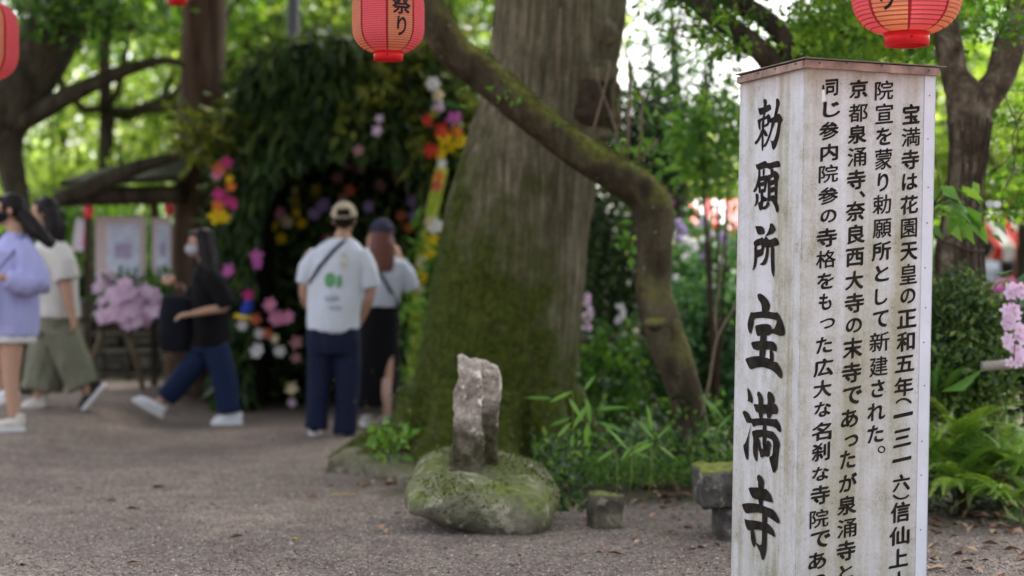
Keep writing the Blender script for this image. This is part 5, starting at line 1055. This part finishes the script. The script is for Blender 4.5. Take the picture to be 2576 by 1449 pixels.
# ------------------------------------------------------------------ people
from mathutils.bvhtree import BVHTree
SKIN = plain('skin', (.46, .27, .19), .55, .06, 30); HAIR = plain('black_hair', (.012, .009, .009), .45, .4, 60); BROWN_HAIR = plain('brown_hair', (.125, .05, .035), .45, .4, 60)
EYE = plain('eye_dark', (.015, .012, .012), .2); LIP = plain('lips', (.35, .12, .10), .5)
SOLE = plain('white_sole', (.68, .67, .68), .6, .05)
def cloth(name, c, fold=.25): 
    n = N(name); f = n.noise(6, 4, .6, (1, 1, .45)); n.base(n.mix(n.noise(90, 2), tuple(x*.9 for x in c), tuple(min(1, x*1.08) for x in c))); n.rough(.85); n.bump(n.math('ADD', f, n.math('MULTIPLY', n.noise(160, 2), .08)), fold, .03); return n.m
def basis(fwd):
    f = Vector(fwd).normalized(); r = f.cross(Vector((0, 0, 1))).normalized(); return Matrix((r, f, r.cross(f))).transposed()
def head(mb, c, fwd):
    B = basis(fwd); o = lambda x, y, z: c+B @ Vector((x, y, z))
    mb.ball(o(0, -.012, .022), (.074, .094, .092), rot=B, sub=3); mb.ball(o(0, .018, -.035), (.060, .070, .078), rot=B, sub=3); mb.ball(o(0, .058, -.082), (.028, .026, .026), rot=B)
    mb.tube([o(0, .082, .012), o(0, .098, -.018), o(0, .106, -.034)], [.010, .013, .015], 8); mb.ball(o(0, .084, -.062), (.024, .012, .012), rot=B)
    for s in (-1, 1): mb.ball(o(s*.076, -.012, -.008), (.010, .020, .030), rot=B); mb.ball(o(s*.030, .076, .024), (.022, .012, .007), rot=B)
def face(t, c, fwd, mask=None):
    B = basis(fwd); o = lambda x, y, z: c+B @ Vector((x, y, z))
    for s in (-1, 1): m = MB(); m.ball(o(s*.030, .084, .006), (.013, .006, .007), rot=B, sub=2); m.build('eye', EYE, t)
    if mask is None: m = MB(); m.ball(o(0, .093, -.062), (.021, .007, .006), rot=B); m.build('mouth', LIP, t)
    else:
        m = MB(); m.ball(o(0, .036, -.045), (.064, .082, .056), rot=B, sub=3); m.ball(o(0, .10, -.035), (.022, .022, .036), rot=B, sub=2); me = remeshed(m, .006, 3); k = link('face_mask', me, mask, t)
        m = MB()
        for s in (-1, 1): m.tube([o(s*.062, .05, -.025), o(s*.078, -.005, .0)], .002, 5)
        m.build('ear_loops', mask, k)
def hand(mb, w, d, up, sc=1.0, curl=.5, thumb=1):
    """w wrist, d direction of the hand, up the back of the hand"""
    d = Vector(d).normalized(); s = d.cross(Vector(up)).normalized(); n = s.cross(d); L_ = .085*sc
    for k in (-1, 0, 1): mb.tube([w, w+d*L_*.5+s*k*.018*sc, w+d*L_+s*k*.024*sc], [.020*sc, .016*sc, .013*sc], 8)
    for k, ln in zip((-1.5, -.5, .5, 1.5), (.064, .076, .082, .070)):
        b = w+d*L_+s*k*.019*sc; a1 = d*math.cos(curl*.6)-n*math.sin(curl*.6); a2 = d*math.cos(curl*1.7)-n*math.sin(curl*1.7); m = b+a1*ln*.5*sc
        mb.tube([b-d*.01, b, m, m+a2*ln*.5*sc], [.0095*sc, .0092*sc, .0085*sc, .0068*sc], 7)
    b = w+d*.03*sc+s*thumb*.026*sc; m = b+(d*.7+s*thumb*.75-n*.2).normalized()*.035*sc; mb.tube([b, m, m+(d*.95+s*thumb*.25-n*.35).normalized()*.03*sc], [.012*sc, .0105*sc, .008*sc], 7)
def loft(mb, rings, seg=22):
    """closed shape through horizontal ellipses (centre, rx, ry)"""
    V = [Vector(c)+Vector((math.cos(2*math.pi*k/seg)*rx, math.sin(2*math.pi*k/seg)*ry, 0)) for c, rx, ry in rings for k in range(seg)]
    Fc = [(i*seg+k, i*seg+(k+1) % seg, (i+1)*seg+(k+1) % seg, (i+1)*seg+k) for i in range(len(rings)-1) for k in range(seg)]
    Fc += [tuple(range(seg-1, -1, -1)), tuple(range((len(rings)-1)*seg, len(rings)*seg))]
    if rings[0][0][2] > rings[-1][0][2]: Fc = [f[::-1] for f in Fc]
    mb.add(V, Fc)
def shoe(t, heel, toe, mat, sole=SOLE, h=.075, name='shoe'):
    """heel and toe at sole level"""
    d = (toe-heel); L_ = d.length; d.normalize(); s = d.cross(Vector((0, 0, 1))).normalized(); n = s.cross(d); B = Matrix((s, d, n)).transposed()
    m = MB(); c = lambda y, z, x=0: heel+d*L_*y+n*z+s*x
    m.tube([c(.02, .055), c(.2, .06), c(.45, .052), c(.7, .042), c(.9, .034)], [.030, .036, .037, .036, .026], 10); m.tube([c(.12, .05), c(.13, h+.02)], [.036, .036], 10); m.ball(c(.18, .03), (.034, .05, .03), rot=B); m.ball(c(.74, .03), (.042, .06, .026), rot=B)
    o = link(name, remeshed(m, .007, 3), mat, t)
    m = MB(); seg = 24; V = []
    for z in (0, .026):
        for k in range(seg):
            a = 2*math.pi*k/seg; y = .5-.5*math.cos(a); wd = (.038+.012*y)*abs(math.sin(a))**.6*(1 if math.sin(a) > 0 else -1); V.append(c(y*1.04-.02, z, wd))
    m.add(V, [tuple(range(seg-1, -1, -1)), tuple(range(seg, 2*seg))]+[(k, (k+1) % seg, seg+(k+1) % seg, seg+k) for k in range(seg)]); m.build('sole', sole, o, smooth=False)
class Fig:
    def __init__(s, label, d, u, v, ground=None):
        s.d = d; b = P(u, v, d); b.z = gz(b.x, b.y); s.t = thing('person', label, 'person', b); s.k = d/F; s.body = MB()
    def q(s, u, v, dy=0): return P(u, v, s.d)+Vector((0, dy, 0))
    def limb(s, mb, pts, rad, seg=12, step=.05): mb.tube([s.q(*p) for p in pts], [r*s.k for r in rad], seg, step=step)
    def rings(s, mb, L): loft(mb, [(s.q(u, v, dy), hw*s.k, dp) for u, v, hw, dp, dy in L])
    def wear(s, name, mb, mat, voxel=.010, disp=.009, parent=None, sm=4, ds=7): return link(name, remeshed(mb, voxel, sm, disp, ds, (1, 1, .45)), mat, parent or s.t)
    def finish(s, voxel=.0065): return link('body', remeshed(s.body, voxel, 2), SKIN, s.t)
def decal(target, polys, mat, name, parent, d, off=.004):
    me = target.data; org = origin(target); bv = BVHTree.FromPolygons([v.co+org for v in me.vertices], [tuple(p.vertices) for p in me.polygons]); mb = MB()
    for poly in polys:
        bm = bmesh.new(); vs_ = [bm.verts.new((u, v, 0)) for u, v in poly]; es = [bm.edges.new((vs_[i], vs_[(i+1) % len(vs_)])) for i in range(len(vs_))]; bmesh.ops.triangle_fill(bm, edges=es, use_beauty=True); bmesh.ops.subdivide_edges(bm, edges=bm.edges, cuts=2); bm.verts.index_update(); V = []
        for v in bm.verts:
            r = (P(v.co.x, v.co.y, 1)-eye).normalized(); hit = bv.ray_cast(eye, r)[0]; V.append((hit if hit is not None else P(v.co.x, v.co.y, d))-r*off)
        mb.add(V, [tuple(x.index for x in f.verts) for f in bm.faces]); bm.free()
    return mb.build(name, mat, parent)

# --- man seen from behind
f = Fig('man from behind in a beige cap, white printed T-shirt and dark jeans', 12.8, 832, 1098); b = f.body; AWAY = (.05, 1, .05)
head(b, f.q(866, 553), AWAY); f.limb(b, [(864,585),(860,612)], [20, 23]); f.rings(b, [(838,860,56,.11,0),(840,780,58,.115,0),(846,700,66,.12,0),(852,640,64,.11,0),(860,612,30,.08,0)])
f.limb(b, [(788,638),(767,722),(768,765,.10),(778,775,.20)], [19, 15, 12, 9]); f.limb(b, [(912,636),(932,725),(920,770,.06),(908,798,.10)], [19, 15, 12, 9.5])
hand(b, f.q(908, 798, .1), (-.5, .5, -.9), (.7, -.5, 0), 1, .7, -1); hand(b, f.q(778, 775, .2), (.8, .8, .1), (-.3, .2, .9), 1, .7, 1)
for hx, kx, ax, av in ((806,803,797,1072),(868,870,866,1086)): f.limb(b, [(hx,850),(kx,965),(ax,av)], [30, 20, 14]); 
f.finish()
mb = MB(); f.rings(mb, [(838,840,48,.12,0),(838,832,64,.145,0),(838,790,66,.15,0),(843,715,70,.15,0),(848,660,72,.14,0),(853,628,64,.12,.0),(860,604,38,.09,0),(862,597,26,.075,0)])
f.limb(mb, [(803,638),(776,674),(766,714)], [27, 26, 26]); f.limb(mb, [(902,634),(924,674),(932,724)], [27, 26, 26])
sh = f.wear('t_shirt', mb, cloth('white_cotton', (.58, .61, .69), .8), disp=.018, ds=6)
decal(sh, [[(815,704),(820,690),(834,684),(845,696),(843,714),(832,724),(820,721)],[(850,694),(858,690),(861,712),(855,725),(846,722)]], plain('green_print', (.12, .30, .13)), 'green_print', f.t, 12.6)
decal(sh, [[(856,668),(858,640),(870,636),(877,650),(874,672),(864,682)]], plain('cream_print', (.50, .50, .46)), 'cream_print', f.t, 12.6); decal(sh, [[(815,746),(840,742),(856,748),(852,756),(830,760),(818,756)],[(822,772),(850,768),(862,774),(856,782),(834,780)]], plain('grey_print', (.36, .37, .45)), 'grey_print', f.t, 12.6)
decal(sh, [[(866,599),(872,604),(840,636),(806,676),(780,716),(773,713),(798,670),(834,628)]], plain('dark_strap', (.03, .035, .06)), 'shoulder_strap', f.t, 12.6, .006)
mb = MB(); f.rings(mb, [(838,826,67,.135,0),(838,860,69,.14,0),(838,890,66,.135,0)]); f.limb(mb, [(806,870),(802,960),(798,1040),(795,1078)], [35, 33, 29, 29]); f.limb(mb, [(871,870),(873,960),(870,1050),(867,1092)], [35, 33, 30, 30])
f.wear('jeans', mb, cloth('navy_denim', (.010, .014, .036), .6), disp=.012)
navy_sh = plain('navy_shoe', (.02, .025, .07), .7)
for u, v in ((790, 1090), (861, 1103)): h_ = f.q(u, v); h_.z = gz(h_.x, h_.y)+.004; shoe(f.t, h_, h_+Vector((-.02 if u < 800 else .06, .25, 0)), navy_sh)
mb = MB(); c = f.q(866, 548); B = basis(AWAY); mb.ball(c+Vector((0, -.02, .0)), (.084, .098, .085), rot=B, sub=3); f.wear('hair', mb, HAIR, .007, .003, ds=30)
mb = MB(); seg = 28; V = []
for i in range(9):
    a = i/8*1.45; r = math.cos(a-.0)*.5+.5*math.cos(a)
    for k in range(seg): th = 2*math.pi*k/seg; V.append(c+B @ Vector((math.cos(th)*.094*math.cos(a), math.sin(th)*.112*math.cos(a)-.01, .012+.108*math.sin(a))))
Fc = [(i*seg+k, i*seg+(k+1) % seg, (i+1)*seg+(k+1) % seg, (i+1)*seg+k) for i in range(8) for k in range(seg) if not (i < 3 and 18 < k < 24)]; Fc.append(tuple(range(8*seg, 9*seg)))
mb.add(V, Fc); brim = [c+B @ Vector((x, y, .012-.02*abs(x)*6*.5)) for x, y in ((-.08, .085), (-.07, .14), (-.03, .175), (.03, .175), (.07, .14), (.08, .085))]; mb.add(brim+[p+Vector((0, 0, .006)) for p in brim], [(0, 1, 2, 3, 4, 5), (11, 10, 9, 8, 7, 6)]+[(i, (i+1) % 6, 6+(i+1) % 6, 6+i) for i in range(6)])
cp = mb.build('cap', plain('beige_cap', (.40, .34, .24), .85, .15, 60), f.t); mb = MB(); mb.tube([c+B @ Vector((x, -.118+.9*x*x*4, .006)) for x in (-.06, -.03, 0, .03, .06)], .007, 8); mb.build('cap_strap', plain('cap_strap', (.34, .29, .2)), cp)

# --- woman beside him
f = Fig('woman from behind with long brown hair, navy cap, pale blouse and long black skirt', 13.7, 955, 1040); b = f.body; fw = (-.35, 1, .1)
head(b, f.q(960, 590), fw); f.limb(b, [(962,620),(962,645)], [16, 18]); f.rings(b, [(955,830,44,.10,0),(960,770,38,.095,0),(965,700,46,.10,0),(966,660,50,.095,0),(962,640,24,.07,0)])
f.limb(b, [(1008,662),(1030,720,.04),(1018,690,.22),(1000,650,.32)], [14, 11.5, 9, 7.5]); f.limb(b, [(925,662,.02),(906,700,.12),(915,650,.2),(922,620,.22)], [14, 11, 9, 7.5])
hand(b, f.q(922, 620, .22), (.1, .1, 1), (-.9, -.4, 0), .95, .5, 1); hand(b, f.q(1000, 650, .32), (-.3, .1, 1), (.9, -.3, 0), .95, .5, -1)
f.limb(b, [(935,840),(930,940),(925,1028)], [24, 16, 10]); f.limb(b, [(975,840,-.02),(974,940,-.09),(976,1030,-.06)], [24, 17, 11]); f.finish()
mb = MB(); f.rings(mb, [(956,775,46,.12,0),(960,740,49,.125,0),(966,690,54,.125,0),(968,662,54,.11,0),(963,640,28,.08,0)]); f.limb(mb, [(1000,664),(1022,690,.01),(1033,728,.04)], [22, 23, 22]); f.limb(mb, [(932,664),(912,690,.06),(905,712,.11)], [22, 22, 20])
n = N('striped_cotton'); st_ = n.n.new('ShaderNodeTexWave'); st_.bands_direction = 'Z'; st_.inputs['Scale'].default_value = 14; n.L(n.co(), st_.inputs['Vector']); n.base(n.mix(n.ramp(st_.outputs['Fac'], [(.55, 0), (.7, 1)]), (.56, .59, .66), (.30, .34, .44))); n.bump(n.noise(6, 3), .3, .02)
sh = f.wear('blouse', mb, n.m, disp=.008)
mb = MB(); f.rings(mb, [(956,768,47,.12,0),(955,800,52,.135,0),(953,880,54,.15,0),(950,960,54,.16,0),(946,1022,54,.17,0)]); f.wear('skirt', mb, cloth('black_skirt', (.004, .004, .006), .5), disp=.014)
mb = MB(); mb.tube([f.q(970, 950, -.11), f.q(974, 990, -.13), f.q(976, 1040, -.10)], [15*f.k, 14*f.k, 9.5*f.k], 12, step=.04); f.wear('bare_calf', mb, plain('pale_skin', (.52, .34, .28), .55, .05), .008, 0)
decal(sh, [[(943,672),(950,670),(975,710),(1000,752),(1003,770),(996,770),(968,716)]], plain('grey_strap', (.06, .065, .085)), 'shoulder_strap', f.t, 13.5, .006)
for u, v in ((928, 1042), (974, 1046)): h_ = f.q(u, v, -.05); h_.z = gz(h_.x, h_.y)+.004; shoe(f.t, h_, h_+Vector((-.05, .22, 0)), plain('pale_shoe', (.5, .48, .45)))
c = f.q(960, 588); B = basis(fw); mb = MB(); mb.ball(c+B @ Vector((0, -.02, .005)), (.085, .10, .09), rot=B, sub=3); f.rings(mb, [(962,585,29,.09,-.02),(964,620,33,.085,-.06),(963,660,32,.06,-.10),(961,682,28,.045,-.11)]); f.wear('hair', mb, BROWN_HAIR, .008, .008, ds=14)
mb = MB(); V = []
for i in range(8):
    a = i/7*1.45
    for k in range(24): th = 2*math.pi*k/24; V.append(c+B @ Vector((math.cos(th)*.094*math.cos(a), math.sin(th)*.112*math.cos(a)-.01, .022+.10*math.sin(a))))
mb.add(V, [(i*24+k, i*24+(k+1) % 24, (i+1)*24+(k+1) % 24, (i+1)*24+k) for i in range(7) for k in range(24)]+[tuple(range(7*24, 8*24))]); brim = [c+B @ Vector((x, y, .02)) for x, y in ((-.08, .085), (-.06, .14), (0, .17), (.06, .14), (.08, .085))]; mb.add(brim+[p+Vector((0, 0, .006)) for p in brim], [(0, 1, 2, 3, 4), (9, 8, 7, 6, 5)]+[(i, (i+1) % 5, 5+(i+1) % 5, 5+i) for i in range(5)])
mb.build('cap', plain('navy_cap', (.035, .035, .06), .85), f.t)

# --- woman in black walking left
f = Fig('woman in black top and navy jeans with a big black bag, walking left', 13.9, 490, 1058); b = f.body; LF = (-1, -.28, -.12)
head(b, f.q(503, 612), LF); f.limb(b, [(512,640),(516,668)], [15, 18]); f.rings(b, [(532,860,38,.14,0),(528,790,36,.13,0),(524,720,38,.145,0),(522,690,34,.15,0),(517,668,18,.07,0)])
f.limb(b, [(540,690,-.14),(580,765,-.18),(535,780,-.24),(498,788,-.26)], [15, 12, 10, 7.5]); hand(b, f.q(498, 788, -.26), (-1, -.1, -.15), (0, -.3, 1), .95, .55, 1)
f.limb(b, [(505,690,.15),(468,745,.2),(446,722,.16),(436,716,.13)], [15, 11, 9, 7.5]); hand(b, f.q(436, 716, .13), (-.6, -.1, .3), (-.2, -.8, .4), .95, .9, 1)
f.limb(b, [(520,885,.06),(458,945,.06),(395,1018,.05)], [24, 17, 11]); f.limb(b, [(545,890,-.05),(564,945,-.07),(582,1032,-.07)], [23, 17, 11]); f.finish(); face(f.t, f.q(503, 612), LF, plain('grey_mask', (.40, .38, .42)))
mb = MB(); f.rings(mb, [(532,872,46,.17,0),(530,800,46,.165,0),(526,730,46,.175,0),(522,694,40,.17,0),(517,668,24,.10,0),(515,658,19,.075,0)]); f.limb(mb, [(532,690,-.13),(562,728,-.17),(584,772,-.19)], [24, 25, 26]); f.limb(mb, [(512,690,.14),(488,725,.18),(468,752,.2)], [24, 24, 23])
bt = f.wear('black_top', mb, cloth('black_cotton', (.005, .005, .006), .5), disp=.010)
mb = MB(); f.rings(mb, [(533,858,45,.155,0),(533,885,46,.16,0)]); f.limb(mb, [(520,875,.06),(462,945,.06),(412,1005,.05)], [36, 31, 28]); f.limb(mb, [(546,875,-.07),(566,945,-.07),(580,1035,-.07)], [36, 32, 32]); f.wear('jeans', mb, cloth('blue_denim', (.011, .020, .056), .6), disp=.011)
wsh = plain('white_leather', (.66, .66, .70), .5, .06)
shoe(f.t, f.q(405, 1052, .04), f.q(330, 1008, .04), wsh); h_ = f.q(612, 1060, -.07); h_.z = gz(h_.x, h_.y)+.004; shoe(f.t, h_, h_+Vector((-.235, -.03, 0)), wsh)
c = f.q(503, 612); B = basis(LF); mb = MB(); mb.ball(c+B @ Vector((0, -.03, .028)), (.088, .098, .094), rot=B, sub=3); mb.ball(c+B @ Vector((0, .05, .075)), (.06, .035, .028), rot=B); f.rings(mb, [(515,600,26,.09,0),(524,640,26,.10,-.01),(532,680,25,.11,-.03),(538,716,18,.09,-.04)]); f.wear('hair', mb, HAIR, .008, .008, ds=14)
mb = MB(); f.rings(mb, [(440,885,34,.07,.05),(438,850,44,.09,.05),(440,790,43,.08,.05),(444,745,36,.05,.05)]); bg_ = f.wear('bag', mb, cloth('black_bag', (.010, .011, .016), .4), disp=.014); mb = MB(); mb.tube([f.q(420, 755, .05), f.q(428, 715, .08), f.q(436, 706, .12), f.q(446, 715, .09), f.q(462, 755, .05)], .009, 7, step=.02); mb.build('bag_handle', plain('bag_strap', (.012, .012, .015)), bg_)

# --- woman in lavender shirt cut by the left edge
f = Fig('woman in lavender shirt and black mask, cut by the left edge of the picture', 12.3, 30, 1083); b = f.body; LF = (-1, -.22, -.05)
head(b, f.q(22, 528), LF); f.limb(b, [(34,560),(38,590)], [17, 20]); f.rings(b, [(28,850,46,.15,0),(30,780,42,.14,0),(34,690,46,.15,0),(36,625,42,.16,0),(38,592,22,.08,0)])
f.limb(b, [(66,618,-.15),(104,705,-.18),(60,705,-.26),(30,697,-.3)], [18, 14, 11, 8.5]); hand(b, f.q(30, 697, -.3), (-1, -.05, .1), (0, -.4, 1), .95, .6, 1)
f.limb(b, [(20,625,.15),(-18,700,.18),(-40,760,.14)], [18, 14, 10]); hand(b, f.q(-40, 760, .14), (-.5, 0, -1), (-.8, 0, .4), .95, .5, 1)
f.limb(b, [(38,850,-.07),(36,950,-.08),(44,1048,-.08)], [32, 21, 13]); f.limb(b, [(14,850,.07),(-12,940,.1),(30,985,.12)], [32, 21, 13]); f.finish(); face(f.t, f.q(22, 528), LF, plain('black_mask', (.012, .012, .014)))
lav = cloth('lavender_cotton', (.37, .37, .64), .55); mb = MB(); f.rings(mb, [(28,845,68,.21,0),(29,790,68,.20,0),(32,700,64,.19,0),(36,630,56,.185,0),(39,600,36,.11,0),(40,585,25,.085,0)]); f.limb(mb, [(58,622,-.14),(92,668,-.17),(112,712,-.19),(70,712,-.25),(45,702,-.29)], [33, 36, 36, 30, 22]); f.limb(mb, [(22,625,.15),(-10,680,.18),(-30,730,.16)], [32, 33, 28]); f.wear('shirt', mb, lav, disp=.016)
mb = MB(); f.rings(mb, [(28,862,62,.195,0),(28,835,62,.195,0)]); f.wear('undershirt', mb, cloth('white_hem', (.62, .60, .60), .3), disp=.006)
cream_sh = plain('cream_canvas', (.56, .52, .47), .8, .08); h_ = f.q(70, 1083, -.08); h_.z = gz(h_.x, h_.y)+.003; shoe(f.t, h_, h_+Vector((-.24, -.05, 0)), cream_sh, h=.10); shoe(f.t, f.q(38, 1000, .12), f.q(-22, 1024, .12), wsh)
c = f.q(22, 528); B = basis(LF); mb = MB(); mb.ball(c+B @ Vector((0, -.028, .028)), (.088, .098, .094), rot=B, sub=3); mb.ball(c+B @ Vector((0, .05, .075)), (.06, .035, .028), rot=B); f.limb(mb, [(50,528),(72,552,-.02),(100,585,-.04),(138,618,-.05)], [17, 19, 21, 12]); f.wear('hair', mb, HAIR, .008, .008, ds=14)
mb = MB(); f.rings(mb, [(-14,800,22,.05,-.27),(-14,730,20,.05,-.27)]); bg_ = f.wear('bag', mb, plain('dark_bag', (.015, .014, .018)), disp=.004); mb = MB(); mb.tube([f.q(72, 590, -.12), f.q(56, 640, -.25), f.q(20, 690, -.31), f.q(-10, 735, -.29)], .008, 6, step=.03); mb.build('bag_strap', plain('strap_blue', (.10, .11, .22)), bg_)

# --- woman in white shirt and wide trousers
f = Fig('woman with long dark hair in white short sleeved shirt and wide olive trousers, walking left', 13.4, 150, 1035); b = f.body; LF = (-1, -.1, -.05)
head(b, f.q(108, 535), LF); f.limb(b, [(120,565),(126,595)], [16, 19]); f.rings(b, [(142,830,42,.14,0),(140,770,38,.13,0),(136,690,42,.145,0),(132,630,38,.155,0),(127,596,20,.08,0)])
f.limb(b, [(160,628,-.14),(182,718,-.18),(188,760,-.18),(196,788,-.18)], [17, 14, 12, 9]); hand(b, f.q(196, 788, -.18), (.2, 0, -1), (.9, -.3, 0), 1, .6, -1); f.limb(b, [(112,630,.15),(92,710,.18),(70,770,.12)], [17, 13, 9]); hand(b, f.q(70, 770, .12), (-.4, 0, -1), (-.9, -.3, 0), 1, .5, 1)
f.limb(b, [(125,830,.07),(108,930,.07),(92,1005,.07)], [30, 20, 12]); f.limb(b, [(158,830,-.07),(196,920,-.07),(232,992,-.07)], [30, 20, 12]); f.finish(); face(f.t, f.q(108, 535), LF)
mb = MB(); f.rings(mb, [(146,800,58,.19,0),(142,740,55,.18,0),(136,660,52,.18,0),(132,626,46,.175,0),(128,598,28,.10,0),(127,588,21,.08,0)]); f.limb(mb, [(155,628,-.14),(176,664,-.17),(185,704,-.18)], [28, 31, 31]); f.limb(mb, [(116,630,.14),(100,670,.17),(92,700,.18)], [28, 30, 30]); f.wear('shirt', mb, cloth('offwhite_linen', (.56, .54, .50), .5), disp=.012)
mb = MB(); f.rings(mb, [(146,790,50,.165,0),(145,835,54,.18,0)]); f.limb(mb, [(126,830,.06),(112,900,.07),(98,982,.07)], [44, 50, 54]); f.limb(mb, [(160,830,-.07),(186,900,-.07),(216,972,-.07)], [44, 44, 42]); f.wear('wide_trousers', mb, cloth('olive_linen', (.165, .165, .118), .6), disp=.018, ds=9)
shoe(f.t, f.q(112, 1030, .07), f.q(48, 1034, .07), cream_sh, h=.11); shoe(f.t, f.q(272, 968, -.07), f.q(212, 1040, -.07), plain('charcoal_canvas', (.035, .030, .034)))
c = f.q(108, 535); B = basis(LF); mb = MB(); mb.ball(c+B @ Vector((0, -.035, .03)), (.09, .10, .098), rot=B, sub=3); mb.ball(c+B @ Vector((0, .045, .078)), (.06, .035, .026), rot=B); f.rings(mb, [(132,530,26,.10,0),(138,570,26,.11,0),(140,610,24,.10,0),(142,640,16,.08,0)]); f.wear('hair', mb, HAIR, .008, .008, ds=14)

# --- small figures by the stalls
def bystander(label, u, vt, d, h, top_c, leg_c, fwd, hair=HAIR):
    x = P(u, vt, d).x; z0 = P(u, vt, d).z-h; s = h/1.65; t = thing('person', label, 'person', (x, d, z0)); o = lambda a, b_, c: Vector((x+a*s, d+b_*s, z0+c*s)); b = MB(); B = basis(fwd)
    head(b, o(0, 0, 1.53), fwd); b.tube([o(0, 0, 1.42), o(0, 0, 1.36)], [.055, .06], 10); loft(b, [(o(0, 0, .86), .15*s, .10*s), (o(0, 0, 1.1), .13*s, .09*s), (o(0, 0, 1.3), .17*s, .10*s), (o(0, 0, 1.38), .08*s, .06*s)])
    for q in (-1, 1):
        side = B @ Vector((q, 0, 0)); sh_ = o(0, 0, 1.32)+side*.18*s; el = sh_+side*.05+Vector((0, 0, -.27*s)); wr = el+B @ Vector((-.02*q, .14, -.16))*s; b.tube([sh_, el, wr], [.045, .037, .026], 8); hand(b, wr, B @ Vector((0, .7, -.7)), B @ Vector((q, 0, 0)), .95, .5, -q)
        hp = o(0, 0, .86)+side*.08*s; b.tube([hp, hp+Vector((0, 0, -.42*s)), hp+Vector((0, 0, -.80*s))], [.075, .055, .04], 8)
        ft = hp+Vector((0, 0, -.86*s)); shoe(t, ft-B @ Vector((0, .06, 0)), ft+B @ Vector((0, .18, 0)), plain('dark_shoe', (.05, .05, .05)))
    link('body', remeshed(b, .010, 2), SKIN, t); m = MB(); loft(m, [(o(0, 0, .84), .18*s, .13*s), (o(0, 0, 1.1), .165*s, .125*s), (o(0, 0, 1.3), .20*s, .13*s), (o(0, 0, 1.39), .09*s, .075*s)])
    for q in (-1, 1): side = B @ Vector((q, 0, 0)); sh_ = o(0, 0, 1.32)+side*.17*s; m.tube([sh_, sh_+side*.05+Vector((0, 0, -.24*s))], [.068, .06], 10)
    link('shirt', remeshed(m, .014, 3, .01), cloth('shirt_cloth', top_c), t); m = MB(); loft(m, [(o(0, 0, .76), .17*s, .12*s), (o(0, 0, .9), .165*s, .12*s)])
    for q in (-1, 1): hp = o(0, 0, .84)+B @ Vector((q*.085*s, 0, 0)); m.tube([hp, hp+Vector((0, 0, -.42*s)), hp+Vector((0, 0, -.76*s))], [.095, .075, .065], 10)
    link('trousers', remeshed(m, .014, 3, .008), cloth('trouser_cloth', leg_c), t); m = MB(); m.ball(o(0, 0, 1.555)-B @ Vector((0, .02, 0)), (.088, .10, .092), rot=B, sub=3); m.ball(o(0, 0, 1.49)-B @ Vector((0, .05, 0)), (.075, .06, .06), rot=B); link('hair', remeshed(m, .012, 2), hair, t); face(t, o(0, 0, 1.53), fwd)
bystander('person in a magenta shirt seen from behind before the red stall at right', 2534, 648, 20, 1.6, (.42, .10, .30), (.20, .26, .42), (.2, 1, 0))
bystander('person in a pale grey shirt standing right of the forked trunk', 2484, 600, 21, 1.7, (.42, .46, .50), (.08, .09, .14), (.6, .6, 0))
bystander('person in white with dark trousers half hidden between the post and the forked trunk', 2345, 618, 22, 1.65, (.62, .60, .66), (.06, .08, .18), (-.3, 1, 0))
